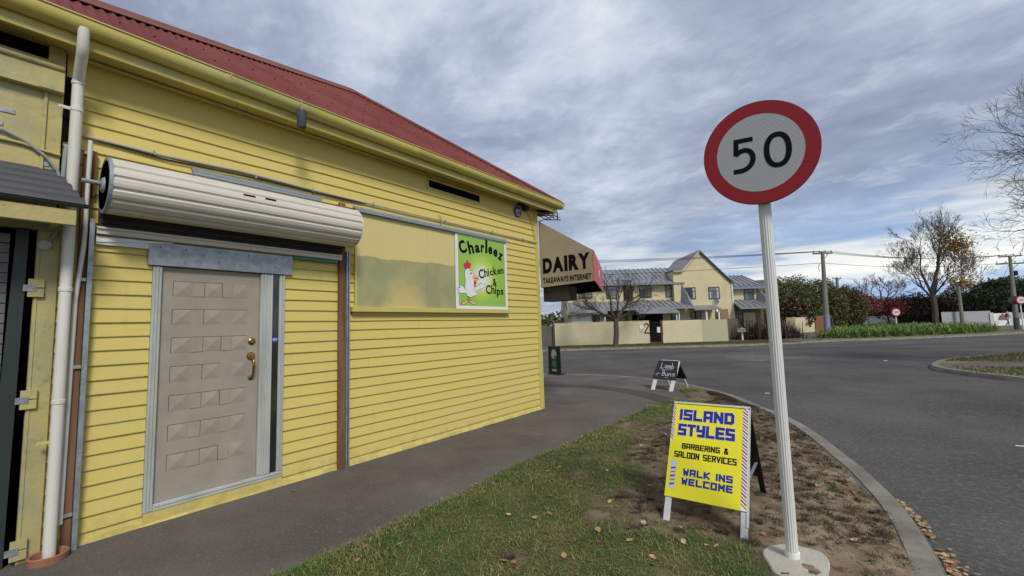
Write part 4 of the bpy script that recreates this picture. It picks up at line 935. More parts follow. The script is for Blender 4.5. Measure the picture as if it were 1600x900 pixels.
mb.prism([(x, y, -.01) for x, y in smooth_line(pts+[pts[0]], 2)[:-1]], (0,0,.048)); tag(obj('concrete_pad', mb, M['slab'], at=(4.2,3.25,0), bevel=.008), 'rough pale concrete footing pad around the speed sign pole', 'concrete pad')

# ================================================================== SANDWICH BOARDS
def frame_axes(fx, fy, yaw_):
    u = Vector((math.cos(yaw_), math.sin(yaw_), 0)); n = Vector((-math.sin(yaw_), math.cos(yaw_), 0)); return Vector((fx, fy, .012)), u, n
bs = thing('barber_sandwich_board', (3.63, 3.8, 0), 'bright yellow barber shop sandwich board standing on the verge beside the 50 sign pole', 'sandwich board')
A0, u, n = frame_axes(3.349, 3.338, .029); W_, lean, hh = .578, .497, .80
Yd = (n*lean + Vector((0,0,hh))); Ld = Yd.length; Yd.normalize(); Nf = u.cross(Yd)
def PB(s, t, l=0): return A0 + u*s + Yd*t + Nf*l
wood_w = mat('scuffed_white_legs', (.50,.52,.53), .6, var=.12, vs=6, dirt=.4, dirtc=(.25,.3,.33))
for s0 in (.005, W_-.050):
    mb = MB(); mb.hexa([PB(s0,0,-.03),PB(s0+.045,0,-.03),PB(s0+.045,0,-.008),PB(s0,0,-.008),PB(s0,Ld-.005,-.03),PB(s0+.045,Ld-.005,-.03),PB(s0+.045,Ld-.005,-.008),PB(s0,Ld-.005,-.008)])
    lg = obj('leg', mb, wood_w, bs, bevel=.002)
    mb = MB(); mb.add([tuple(PB(s0+.004,.012,-.0072)), tuple(PB(s0+.041,.012,-.0072)), tuple(PB(s0+.041,.018,-.0072)), tuple(PB(s0+.004,.018,-.0072))], [(0,1,2,3)]); obj('tape_band', mb, M['ink'], lg)
t0, t1 = .199*Ld, Ld
mb = MB(); mb.hexa([PB(0,t0,-.006),PB(W_-.012,t0,-.006),PB(W_-.012,t0,.002),PB(0,t0,.002),PB(0,t1,-.006),PB(W_-.012,t1,-.006),PB(W_-.012,t1,.002),PB(0,t1,.002)])
pnl = obj('front_panel', mb, mat('yellow_print', (.72,.66,.012), .35), bs)
mb = MB(); mb.hexa([PB(W_-.012,t0-.1,-.03),PB(W_,t0-.1,-.03),PB(W_,t0-.1,.0),PB(W_-.012,t0-.1,.0),PB(W_-.012,t1,-.03),PB(W_,t1,-.03),PB(W_,t1,.0),PB(W_-.012,t1,.0)])
mb.hexa([PB(0,t1,-.03),PB(W_,t1,-.03),PB(W_,t1,.003),PB(0,t1,.003),PB(0,t1+.012,-.03),PB(W_,t1+.012,-.03),PB(W_,t1+.012,.003),PB(0,t1+.012,.003)]); obj('edge_trim', mb, wood_w, bs)
PH = t1 - t0; PW = W_-.012
def uv(a_, b_): return PB(a_*PW, t1 - b_*PH, .0)
blue = mat('print_blue', (.022,.026,.26), .5, spec=.2); white_i = mat('print_white', (.70,.72,.55), .4)
def line_sq(txt, u0, u1, v0, v1, pen, ma, outline=None):
    O = uv(u0, v1); w = (u1-u0)*PW; h = (v1-v0)*PH
    if outline:
        mb = MB(); sq_text(mb, txt, O - u*outline - Yd*outline, u, Yd, w+2*outline, h+2*outline, pen+2*outline, .0028); obj('lettering', mb, white_i, pnl)
    mb = MB(); sq_text(mb, txt, O, u, Yd, w, h, pen, .0042); obj('lettering', mb, ma, pnl)
line_sq('ISLAND', .10, .83, .07, .195, .0235, blue, .0026); line_sq('STYLES', .095, .845, .235, .365, .0235, blue, .0026)
mb = MB()
sq_text(mb, 'BARBERING &', uv(.17, .505), u, Yd, .60*PW, .060*PH, .0092, .0032)
sq_text(mb, 'SALOON SERVICES', uv(.075, .60), u, Yd, .80*PW, .064*PH, .0092, .0032); obj('lettering', mb, M['ink'], pnl)
mb = MB(); sq_text(mb, 'WALK INS', uv(.215, .775), u, Yd, .62*PW, .070*PH, .0135, .0032); sq_text(mb, 'WELCOME', uv(.205, .865), u, Yd, .635*PW, .070*PH, .0135, .0032); obj('lettering', mb, blue, pnl)
redp = mat('print_red_stripe', (.60,.10,.07), .4); navy = mat('print_navy_stripe', (.03,.045,.14), .4); wh2 = mat('print_white_stripe', (.68,.69,.70), .4)
def stripes(u0, u1, v0, v1, nst, fade=0):
    mb = MB(); mb.add([tuple(uv(u0,v0)+Nf*.0026), tuple(uv(u0,v1)+Nf*.0026), tuple(uv(u1,v1)+Nf*.0026), tuple(uv(u1,v0)+Nf*.0026)], [(0,1,2,3)]); obj('stripe_band', mb, wh2, pnl)
    for ma, ph in ((redp, 0), (navy, .5)):
        mb = MB(); st_ = (v1-v0)/nst; th_ = .25*st_; sl_ = .6*st_
        for k in range(nst):
            v = v0 + (k+ph)*st_
            if v+th_+sl_ > v1: continue
            mb.add([tuple(uv(u0,v)+Nf*.0032), tuple(uv(u0,v+th_)+Nf*.0032), tuple(uv(u1,v+th_+sl_)+Nf*.0032), tuple(uv(u1,v+sl_)+Nf*.0032)], [(0,1,2,3)])
        obj('stripe_band', mb, ma, pnl)
stripes(.935, .998, .0, 1.0, 15); stripes(.0, .04, .0, .44, 7)
bp = MB(); poly = ell(.083, .655, .042, .028, 16); bp.add([tuple(uv(a_, b_)+Nf*.003) for a_, b_ in poly], [tuple(range(16))]); poly = ell(.083, .895, .042, .030, 16); bp.add([tuple(uv(a_, b_)+Nf*.003) for a_, b_ in poly], [tuple(range(16))])
bp.add([tuple(uv(a_, b_)+Nf*.0033) for a_, b_ in ((.048,.66),(.048,.89),(.118,.89),(.118,.66))], [(0,1,2,3)]); obj('barber_pole_print', bp, mat('print_silver', (.50,.51,.55), .35), pnl)
for k in range(5):
    mb = MB(); v = .70 + k*.04; mb.add([tuple(uv(.05,v+.012)+Nf*.0038), tuple(uv(.05,v+.028)+Nf*.0038), tuple(uv(.116,v+.016)+Nf*.0038), tuple(uv(.116,v)+Nf*.0038)], [(0,1,2,3)]); obj('barber_pole_print', mb, navy if k % 2 == 0 else redp, pnl)
mb = MB()   # scuffed leg graffiti
mb2 = MB(); B0 = A0 + n*(lean*2); Yb = (-n*lean + Vector((0,0,hh))).normalized()
def PR(s, t, l=0): return B0 + u*s + Yb*t + Yb.cross(u)*-l
for s0 in (.005, W_-.045):
    mb = MB(); mb.hexa([PR(s0,0,0),PR(s0+.04,0,0),PR(s0+.04,0,-.022),PR(s0,0,-.022),PR(s0,Ld,0),PR(s0+.04,Ld,0),PR(s0+.04,Ld,-.022),PR(s0,Ld,-.022)]); obj('leg', mb, M['black'], bs)
mb = MB(); mb.hexa([PR(0,t0+.02,.004),PR(W_,t0+.02,.004),PR(W_,t0+.02,.010),PR(0,t0+.02,.010),PR(0,Ld,.004),PR(W_,Ld,.004),PR(W_,Ld,.010),PR(0,Ld,.010)]); obj('back_panel', mb, M['black'], bs)
mb = MB(); mb.beam(PB(W_-.03,.36,-.03), PR(W_-.03,.36,-.01), .02, .006); obj('stay', mb, M['galv2'], bs)

lb = thing('chalk_sandwich_board', (1.2, 10.1, 0), 'low black chalk sandwich board on white legs at the kerb corner', 'sandwich board')
A0, u, n = frame_axes(.864, 9.753, -.193); A0.z = 0; W_, lean, hh = .538, .36, .625
Yd = (n*lean + Vector((0,0,hh))); Ld = Yd.length; Yd.normalize(); Nf = u.cross(Yd); B0 = A0 + n*.75; Yb = (-n*(.75-lean) + Vector((0,0,hh))).normalized()
for s0 in (.0, .44):
    mb = MB(); mb.hexa([PB(s0,0,-.02),PB(s0+.085,0,-.02),PB(s0+.085,0,0),PB(s0,0,0),PB(s0+.02,Ld,-.02),PB(s0+.105,Ld,-.02),PB(s0+.105,Ld,0),PB(s0+.02,Ld,0)]); obj('leg', mb, M['white'], lb)
    mb = MB(); mb.hexa([PR(s0,0,0),PR(s0+.05,0,0),PR(s0+.05,0,-.02),PR(s0,0,-.02),PR(s0,Ld,0),PR(s0+.05,Ld,0),PR(s0+.05,Ld,-.02),PR(s0,Ld,-.02)]); obj('leg', mb, M['white'], lb)
t0 = .36*Ld
chb = mat('chalkboard', (.022,.023,.028), .55, var=.3, vs=3)
mb = MB(); mb.hexa([PB(-.02,t0,.002),PB(W_+.02,t0,.002),PB(W_+.02,t0,.014),PB(-.02,t0,.014),PB(.03,Ld,.002),PB(W_-.02,Ld,.002),PB(W_-.02,Ld,.014),PB(.03,Ld,.014)]); fp = obj('front_panel', mb, chb, lb)
mb = MB(); mb.hexa([PR(-.02,t0,.002),PR(W_+.02,t0,.002),PR(W_+.02,t0,.014),PR(-.02,t0,.014),PR(.03,Ld,.002),PR(W_-.02,Ld,.002),PR(W_-.02,Ld,.014),PR(.03,Ld,.014)]); obj('back_panel', mb, M['black'], lb)
mb = MB(); mb.hexa([PB(.1,Ld,-.02),PB(W_-.03,Ld,-.02),PB(W_-.03,Ld,.012),PB(.1,Ld,.012),PB(.1,Ld+.012,-.02),PB(W_-.03,Ld+.012,-.02),PB(W_-.03,Ld+.012,.012),PB(.1,Ld+.012,.012)]); obj('top_rail', mb, M['white'], lb)
chalk = mat('chalk', (.62,.62,.60), .9)
hand = {'L': [[(.0,1),(-.05,0),(.45,.0)]], 'a': [[(.4,.5),(.1,.55),(0,.2),(.2,.0),(.4,.25),(.42,.5),(.45,0)]], 'm': [[(0,.5),(.0,0)],[(0,.35),(.15,.5),(.22,.35),(.22,0)],[(.22,.35),(.38,.5),(.45,.3),(.45,0)]],
        'b': [[(.05,1),(0,0),(.3,0),(.4,.25),(.2,.45),(.02,.3)]], 'B': [[(0,0),(.05,1),(.35,.95),(.35,.6),(.05,.5),(.45,.4),(.4,.05),(0,0)]], 'u': [[(0,.5),(.02,.1),(.2,0),(.36,.15),(.38,.5),(.42,0)]],
        'n': [[(0,.5),(0,0)],[(0,.35),(.2,.5),(.34,.35),(.36,0)]], 's': [[(.35,.5),(.05,.45),(.05,.28),(.33,.2),(.3,.0),(0,.02)]]}
mb = MB(); zi = [0]
def hw(txt, s0, t, size, wid):
    x = s0
    for c in txt:
        for stq in hand[c]: sstroke(mb, [(a_*wid, b_*size) for a_, b_ in stq], tuple(PB(x, t)), u, Yd, 1, 1, .011, .0155, zi)
        x += wid*.62
hw('Lamb', .14, t0+.27, .13, .135); hw('Buns', .20, t0+.09, .12, .135)
sstroke(mb, [(.12,t0+.235),(.42,t0+.235)], tuple(PB(0,0)), u, Yd, 1, 1, .006, .0155, zi)
sstroke(mb, [(.16,t0+.14),(.04,t0+.115),(.10,t0+.15)], tuple(PB(0,0)), u, Yd, 1, 1, .006, .0155, zi); sstroke(mb, [(.04,t0+.115),(.10,t0+.075)], tuple(PB(0,0)), u, Yd, 1, 1, .006, .0155, zi)
sstroke(mb, [(.27,t0+.05),(.36,t0+.055)], tuple(PB(0,0)), u, Yd, 1, 1, .006, .0155, zi); obj('chalk_writing', mb, chalk, fp)

ps = thing('poster_stand', (-2.8, 11.45, 0), 'narrow black framed poster stand on the footpath behind the shop corner', 'poster stand')
a_, b_ = Vector((-3.08, 11.56, 0)), Vector((-2.52, 11.36, 0)); ux_ = (b_-a_).normalized(); nx_ = Vector((ux_.y, -ux_.x, 0))
def PS(s, z, l=0): return a_ + ux_*s + Vector((0,0,z)) + nx_*l
def slab_(s0, s1, z0, z1, l0, l1): return [PS(s0,z0,l0),PS(s1,z0,l0),PS(s1,z0,l1),PS(s0,z0,l1),PS(s0,z1,l0),PS(s1,z1,l0),PS(s1,z1,l1),PS(s0,z1,l1)]
mb = MB(); mb.hexa(slab_(0,.59,.0,.86,-.03,0)); obj('frame', mb, M['black'], ps, bevel=.004)
mb = MB(); mb.hexa(slab_(.12,.47,.06,.82,.001,.006)); po = obj('poster', mb, mat('dark_green_poster', (.015,.03,.02), .3), ps)
mb = MB()
for cx_, cz_, rx, rz in ((.30,.62,.13,.15),): mb.add([tuple(PS(x, z, .008)) for x, z in ell(cx_, cz_, rx, rz)], [tuple(range(20))])
mb.add([tuple(PS(x, z, .008)) for x, z in ((.2,.1),(.42,.1),(.42,.16),(.2,.16))], [(0,1,2,3)]); obj('poster_print', mb, mat('cream_print', (.5,.46,.36), .5), po)
mb = MB(); mb.add([tuple(PS(x, z, .009)) for x, z in ell(.31,.33,.10,.12)], [tuple(range(20))]); mb.add([tuple(PS(x, z, .009)) for x, z in ell(.36,.52,.06,.06)], [tuple(range(20))]); obj('poster_print', mb, mat('green_print', (.03,.20,.09), .5), po)
mb = MB(); mb.hexa([PS(.02,0,-.03),PS(.57,0,-.03),PS(.57,0,-.05),PS(.02,0,-.05),PS(.02,.8,-.03),PS(.57,.8,-.03),PS(.57,.8,-.04),PS(.02,.8,-.04)]); mb.hexa(slab_(.05,.54,0,.03,-.25,.08)); obj('foot', mb, M['black'], ps)

# ================================================================== FAR SIDE: WALL AND TOWNHOUSES
def HF(s, o, z): v = FA + fu*s + fn*o; return (v.x, v.y, z)     # house frame: along the wall, depth behind it, height
def hp(s, o, z=0): return HF(s, o, z)
cw = thing('block_wall', hp(3.4, 0), 'cream painted block wall with a painted house number across the road', 'wall')
mb = MB(HF); mb.box(0, 6.85, 0, .16, 0, 1.63); mb.box(-.01, 6.86, -.01, .17, 1.63, 1.67); obj('wall_panel', mb, M['hfence'], cw)
mb = MB(HF)
for k in range(1, 8): mb.box(.0, 6.85, -.003, .0, k*.2, k*.2+.012)
obj('mortar_lines', mb, M['hfence2'], cw)
mb = MB(HF); mb.box(6.13, 6.42, -.02, -.001, .84, 1.40); nb = obj('notice_board', mb, mat('pale_grey_notice', (.42,.43,.42), .6), cw)
mb = MB(HF); mb.box(6.15, 6.40, -.026, -.021, 1.1, 1.37); obj('notice', mb, M['white'], nb)
mb = MB(); zi = [0]; num = [(0,.82),(.06,.95),(.2,1.0),(.34,.93),(.38,.75),(.3,.55),(.12,.28),(0,.06),(.12,.03),(.28,.06),(.45,.0)]
sstroke(mb, [(a_*.75, b_*.72) for a_, b_ in smooth_line(num, 1)], hp(6.5, -.012, .74), (fu.x, fu.y, 0), (0,0,1), 1, 1, .075, .006, zi); obj('house_number', mb, M['ink'], cw)
gt = thing('metal_gate', hp(7.3, 0), 'dark metal bar gate with a white notice beside the cream wall number', 'gate')
mb = MB(HF)
for k in range(9): mb.box(6.9+k*.085, 6.92+k*.085, .03, .05, .05, 1.55)
for z in (.1, .8, 1.5): mb.box(6.88, 7.68, .02, .06, z, z+.04)
obj('gate_bars', mb, M['black'], gt); mb = MB(HF); mb.box(7.66, 7.78, .0, .1, 0, 1.68); obj('gate_post', mb, mat('maroon_post', (.10,.02,.025), .5), gt)
mb = MB(HF); mb.box(7.4, 7.62, -.02, .018, .78, 1.18); obj('notice', mb, M['white'], gt)
cw = thing('block_wall', hp(10.1, 0), 'cream block wall right of the gate ending in a greener end panel', 'wall')
mb = MB(HF); mb.box(7.82, 10.62, 0, .16, 0, 1.62); obj('wall_panel', mb, M['hfence'], cw)
mb = MB(HF); mb.box(10.622, 12.45, -.005, .15, 0, 1.60); obj('wall_panel', mb, M['hfence2'], cw)
mb = MB(HF); mb.box(7.80, 7.84, -.03, .19, 0, .5); obj('white_stop', mb, M['white'], cw)
tf = thing('timber_fence', hp(-1.0, 0), 'dark weathered timber fence left of the cream wall', 'fence')
mb = MB(HF)
for k in range(12): mb.box(-1.9+k*.155, -1.9+k*.155+.15, .3-.0*k, .32, 0, 1.45+.03*(k % 3))
mb.box(-1.9, 0, .34, .40, .3, .4); mb.box(-1.9, 0, .34, .40, 1.2, 1.3); obj('palings', mb, M['wood'], tf)
mb = MB(HF); mb.box(-.12, 0, .1, .28, 0, 1.7); mb.box(-1.1, -.98, .2, .3, 0, 1.6); obj('fence_post', mb, M['wood'], tf)
tf = thing('timber_fence', hp(13, 3), 'dark timber fence behind the flax bush at the end of the cream wall', 'fence')
mb = MB(HF)
for k in range(14): mb.box(12.48+k*.155, 12.48+k*.155+.15, 3.0, 3.02, 0, 1.6+.02*(k % 2))
obj('palings', mb, M['wood'], tf)

def win(parent, s0, s1, z0, z1, o, nm='window', bars=1, curtain=False, glass=None):
    mb = MB(HF); w = .06
    mb.box(s0, s1, o-.05, o-.005, z0, z0+w); mb.box(s0, s1, o-.05, o-.005, z1-w, z1); mb.box(s0, s0+w, o-.05, o-.005, z0+w, z1-w); mb.box(s1-w, s1, o-.05, o-.005, z0+w, z1-w)
    for k in range(bars): 
        x = s0 + (s1-s0)*(k+1)/(bars+1); mb.box(x-w*.35, x+w*.35, o-.045, o-.008, z0+w, z1-w)
    mb.box(s0+w, s1-w, o-.042, o-.01, z1-.36, z1-.32)
    f = obj('window', mb, M['brownf'], parent)
    mb = MB(HF); mb.box(s0+w, s1-w, o-.02, o-.003, z0+w, z1-w); obj('pane', mb, glass or M['glass2'], f)
    if curtain:
        mb = MB(HF); mb.box(s1-.24, s1-w-.01, o-.026, o-.021, z0+w, z1-w); mb.box(s0+w+.01, s0+.2, o-.026, o-.021, z0+w, z1-.4); obj('curtain', mb, mat('pale_curtain', (.42,.44,.47), .8), f)
    return f
def rib_roof(s0b, s1b, o0, z0, s0t, s1t, o1, z1, sp=.42, th=.06):
    """ribbed steel slope from the eave (o0,z0) up to (o1,z1)"""
    mb = MB(HF); mb.hexa([(s0b,o0,z0-th),(s1b,o0,z0-th),(s1t,o1,z1-th),(s0t,o1,z1-th),(s0b,o0,z0),(s1b,o0,z0),(s1t,o1,z1),(s0t,o1,z1)])
    n = max(1, int((s1b-s0b)/sp))
    for k in range(n+1):
        t = k/n; a_ = s0b+(s1b-s0b)*t; b_ = s0t+(s1t-s0t)*t; w = .028
        mb.hexa([(a_-w,o0,z0+.001),(a_+w,o0,z0+.001),(b_+w,o1,z1+.001),(b_-w,o1,z1+.001),(a_-w,o0-.01,z0+.06),(a_+w,o0-.01,z0+.06),(b_+w,o1,z1+.06),(b_-w,o1,z1+.06)])
    return mb
def eave(parent, s0, s1, o, z, h=.13):
    mb = MB(HF); mb.box(s0, s1, o-.07, o+.0, z-h, z+.01); obj('gutter', mb, mat('grey_house_gutter', (.22,.225,.23), .5) if 'grey_house_gutter' not in bpy.data.materials else bpy.data.materials['grey_house_gutter'], parent)
lt = thing('townhouse', hp(6, 5), 'two-storey cream townhouse with grey ribbed roofs behind the numbered wall', 'house', 'townhouses across the road')
mb = MB(HF); mb.box(1.35, 11.1, 4.62, 10, 0, 3.15); obj('wall', mb, M['hbeige'], lt)
mb = MB(HF); mb.box(1.33, 4.35, 3.4, 4.6, 0, 2.5); obj('wall', mb, M['hbeige'], lt)
mb = MB(HF); mb.prism([(1.34,3.3,0),(1.34,10,0),(1.34,10,3.2),(1.34,7.5,6.1),(1.34,5.0,4.75),(1.34,3.3,2.7)], (-.03,0,0)); obj('end_wall', mb, mat('shade_toned_cream_plaster', (.40,.35,.21), .8), lt)  # house cream darkened: the end wall's shade is put into the colour
for s0, s1 in ((1.5, 6.2), (7.05, 11.08)):
    mb = MB(HF); mb.box(s0, s1, 5.0, 7.0, 3.16, 4.78); obj('upper_wall', mb, M['hbeige'], lt)
mb = MB(HF); mb.box(6.2, 7.05, 5.6, 7.0, 3.16, 4.9); obj('recess_wall', mb, mat('brown_cladding', (.12,.075,.05), .8), lt)
obj('roof', rib_roof(1.25, 11.0, 5.45, 5.2, 1.25, 10.6, 7.5, 6.4), M['hroof'], lt)
obj('roof', rib_roof(1.25, 6.4, 4.55, 4.82, 1.25, 6.1, 5.45, 5.2), M['hroof'], lt); obj('roof', rib_roof(6.75, 11.2, 4.5, 4.78, 7.2, 11.0, 5.45, 5.2), M['hroof'], lt)
eave(lt, 1.25, 6.4, 4.55, 4.83); eave(lt, 6.75, 11.2, 4.5, 4.79)
mb = MB(HF); mb.prism([(6.35,4.6,4.7),(6.75,4.6,4.7),(6.9,5.5,5.22),(6.2,5.5,5.22)], (0,0,.03)); obj('roof', mb, M['hroofd'], lt)
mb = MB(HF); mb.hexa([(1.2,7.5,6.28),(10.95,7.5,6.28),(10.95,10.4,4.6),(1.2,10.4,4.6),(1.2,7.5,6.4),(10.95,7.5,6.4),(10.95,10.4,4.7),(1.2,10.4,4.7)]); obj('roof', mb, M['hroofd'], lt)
obj('roof', rib_roof(1.2, 11.45, 3.5, 2.68, 1.2, 11.1, 5.0, 3.38), M['hroof'], lt); eave(lt, 1.2, 11.45, 3.5, 2.69)
mb = MB(HF); mb.prism([(10.95,4.48,4.66),(10.80,4.44,3.2),(11.42,3.55,2.68),(11.58,3.58,2.66),(11.35,4.2,3.7)], (0,.05,0)); obj('roof', mb, M['hroof'], lt)
obj('roof', rib_roof(1.15, 4.4, 2.85, 2.42, 1.15, 4.4, 3.5, 2.72, sp=3.2), M['hroof'], lt); eave(lt, 1.15, 4.4, 2.85, 2.43)
mb = MB(HF); mb.box(1.62, 3.2, 3.36, 3.395, .2, 2.28); obj('white_panel', mb, M['white'], lt)
win(lt, 3.28, 3.86, 1.2, 2.3, 3.4, glass=M['glass']); mb = MB(HF); mb.box(3.98, 4.25, 3.36, 3.395, 1.0, 2.3); obj('blue_panel', mb, mat('mottled_blue_panel', (.06,.16,.32), .6, c2=(.3,.35,.35), vs=4), lt)
win(lt, 4.78, 5.85, 3.62, 4.72, 5.0, bars=0); win(lt, 7.55, 8.58, 3.62, 4.68, 5.0, bars=0); win(lt, 9.75, 10.75, 3.6, 4.64, 5.0, bars=0); win(lt, 2.4, 3.6, 3.7, 4.15, 5.0)
win(lt, .9, 1.2, 1.5, 2.2, 6.0)
mb = MB(HF); mb.box(6.8, 9.75, 2.2, 3.5, 2.2, 2.26); mb.hexa([(6.7,2.1,2.2),(9.85,2.1,2.2),(9.85,3.5,2.62),(6.7,3.5,2.62),(6.7,2.1,2.26),(9.85,2.1,2.26),(9.85,3.5,2.68),(6.7,3.5,2.68)]); pc = obj('porch_roof', mb, M['hroof'], lt)
mb = MB(HF); mb.box(6.75, 8.9, 3.35, 4.6, .0, 2.2); obj('porch_opening', mb, M['dark'], lt)
for s in (9.6, 9.8): 
    mb = MB(HF); mb.box(s, s+.07, 2.25, 2.32, 0, 2.2); obj('porch_post', mb, M['white'], lt)
for s0, s1 in ((4.6, 6.4), (9.95, 11.1)):
    mb = MB(HF); mb.box(s0, s1, 4.55, 4.6, 0, 2.5); rc = obj('recess_shade_panel', mb, mat('recess_shade_brown_%d' % s0, (.16,.115,.07), .8), lt)  # flat panels in place of recesses, their shade painted as brown
win(lt, 9.98, 10.7, 1.1, 2.3, 4.55, glass=M['glass']); win(lt, 5.3, 6.2, 1.1, 2.3, 4.55, glass=M['glass'])

gh = thing('townhouse', hp(12.7, 5), 'tall cream gabled townhouse with two upper windows and a satellite dish', 'house', 'townhouses across the road')
mb = MB(HF); mb.prism([(10.3,4.5,0),(15.0,4.5,0),(15.0,4.5,4.62),(12.56,4.5,7.30),(11.08,4.5,5.74),(10.3,4.5,5.74)], (0,6,0)); obj('wall', mb, M['hbeige'], gh)
mb = MB(HF)
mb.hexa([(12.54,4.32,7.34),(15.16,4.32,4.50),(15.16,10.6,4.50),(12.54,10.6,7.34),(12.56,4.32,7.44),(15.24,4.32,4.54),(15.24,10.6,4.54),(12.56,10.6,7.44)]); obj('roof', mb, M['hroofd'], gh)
mb = MB(HF); mb.hexa([(12.54,4.32,7.34),(11.06,4.32,5.76),(11.06,10.6,5.76),(12.54,10.6,7.34),(12.56,4.32,7.44),(11.02,4.32,5.82),(11.02,10.6,5.82),(12.56,10.6,7.44)])
for k in range(14):
    o = 4.4+k*.45; mb.hexa([(12.54,o,7.43),(11.02,o,5.81),(11.02,o+.05,5.81),(12.54,o+.05,7.43),(12.55,o,7.49),(11.0,o,5.87),(11.0,o+.05,5.87),(12.55,o+.05,7.49)])
obj('roof', mb, M['hroof'], gh)
mb = MB(HF); mb.hexa([(12.50,4.28,7.22),(11.02,4.28,5.64),(11.02,4.46,5.64),(12.50,4.46,7.22),(12.52,4.28,7.36),(10.98,4.28,5.76),(10.98,4.46,5.76),(12.52,4.46,7.36)]); mb.box(10.3, 11.04, 4.28, 4.46, 5.64, 5.76); obj('bargeboard', mb, M['hfence'], gh)
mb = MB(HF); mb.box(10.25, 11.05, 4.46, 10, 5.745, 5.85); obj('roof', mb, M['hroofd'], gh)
win(gh, 11.17, 12.06, 3.36, 4.34, 4.5, curtain=True, glass=M['glass']); win(gh, 13.12, 14.02, 3.32, 4.32, 4.5, bars=0, curtain=True)
mb = MB(HF); mb.hexa([(11.4,3.2,2.42),(13.5,3.2,2.42),(13.5,4.5,2.75),(11.4,4.5,2.75),(11.4,3.2,2.5),(13.5,3.2,2.5),(13.5,4.5,2.83),(11.4,4.5,2.83)]); obj('porch_roof', mb, M['hroof'], gh); eave(gh, 11.4, 13.5, 3.2, 2.5, .1)
win(gh, 11.5, 12.4, .9, 2.3, 4.5, glass=M['glass']); mb = MB(HF); mb.box(12.3, 12.42, 3.3, 3.4, 0, 2.4); mb.box(13.3,13.4,3.3,3.4,0,2.4); obj('porch_post', mb, M['white'], gh)
mb = MB(HF); mb.box(13.55, 14.6, 4.44, 4.49, 0, 2.45); obj('recess_shade_panel', mb, mat('warm_shadowed_recess', (.27,.18,.10), .8), gh)  # flat panel for the door recess, shade painted into its warm colour
mb = MB(HF); mb.box(13.6, 13.95, 4.38, 4.435, 0, 2.15); d_ = obj('front_door', mb, M['brownf'], gh); mb = MB(HF); mb.box(13.66, 13.89, 4.36, 4.379, 1.2, 1.95); obj('door_pane', mb, M['glass2'], d_)
mb = MB(HF); mb.box(13.66, 13.76, 4.28, 4.38, 2.30, 2.40); obj('porch_lamp', mb, mat('lit_lamp', (.8,.6,.4), .5, emit=((1.0,.72,.40), 2.5)), gh)
mb = MB(); q = hp(13.15, 3.3, 2.95); dishn = Vector((-.1,-.9,.35)).normalized(); dx_ = dishn.cross(Vector((0,0,1))).normalized(); dy_ = dx_.cross(dishn); vv = []
for i in range(5):
    for k in range(18):
        r_ = .27*i/4; t = 2*PI*k/18; p_ = Vector(q) + dx_*r_*math.cos(t) + dy_*r_*math.sin(t) + dishn*(.07*(i/4)**2); vv.append(tuple(p_))
mb.add(vv, [(i*18+k, i*18+(k+1) % 18, (i+1)*18+(k+1) % 18, (i+1)*18+k) for i in range(4) for k in range(18)]); mb.tube([tuple(Vector(q)), tuple(Vector(q)+dishn*.28+Vector((.12,0,-.1)))], .012, 6); mb.tube([hp(13.2,3.42,2.0), hp(13.2,3.42,2.8), tuple(Vector(q)-dishn*.02)], .02, 6); obj('satellite_dish', mb, mat('grey_dish', (.26,.27,.28), .5), gh)
mb = MB(HF); mb.box(15.0, 15.09, 4.42, 4.5, 0, 4.6); obj('downpipe', mb, M['white'], gh)

rh = thing('townhouse', hp(16.3, 5), 'smaller two-storey cream townhouse wing right of the tall gable', 'house', 'townhouses across the road')
mb = MB(HF); mb.box(15.1, 17.6, 4.8, 10, 0, 3.1); obj('wall', mb, mat('shaded_wall_lower', (.22,.17,.10), .8), rh); mb = MB(HF); mb.box(15.1, 17.35, 5, 9, 3.05, 4.15); obj('upper_wall', mb, M['hbeige'], rh)  # lower wall colour is darkened to carry the shade below the roof
obj('roof', rib_roof(15.1, 17.9, 5.2, 4.45, 15.1, 17.1, 7.0, 5.45), M['hroof'], rh); obj('roof', rib_roof(15.1, 18.1, 4.6, 4.2, 15.1, 17.85, 5.2, 4.45), M['hroof'], rh); eave(rh, 15.1, 18.1, 4.6, 4.21)
obj('roof', rib_roof(15.1, 17.95, 3.5, 2.5, 15.1, 17.4, 5.0, 3.2), M['hroof'], rh); eave(rh, 15.1, 17.95, 3.5, 2.51)
mb = MB(HF); mb.prism([(17.36,4.95,4.1),(17.2,4.9,3.1),(17.9,3.55,2.5),(18.05,3.58,2.5),(17.75,4.3,3.4)], (0,.05,0)); obj('roof', mb, M['hroof'], rh)
win(rh, 16.24, 17.05, 3.2, 4.12, 5.0, bars=0); win(rh, 15.2, 15.9, 1.0, 2.0, 4.8, glass=M['glass'])
mb = MB(HF); mb.box(15.95, 16.9, 4.7, 4.79, .9, 2.1); obj('wall', mb, M['hbeige'], rh)
fh = thing('distant_house', (-8, 78, 0), 'distant dark grey roofed house rising behind the townhouses', 'house')
mb = MB(); mb.box(-13, -4, 74, 82, 0, 6.0); obj('wall', mb, M['hbeige'], fh); mb = MB(); mb.hexa([(-13.5,73,5.8),(-3.0,75.5,5.8),(-3.2,84,5.8),(-13.7,84,5.8),(-12.5,77,7.7),(-4.2,78,7.7),(-4.2,80,7.7),(-12.5,80,7.7)]); obj('roof', mb, M['hroofd'], fh)
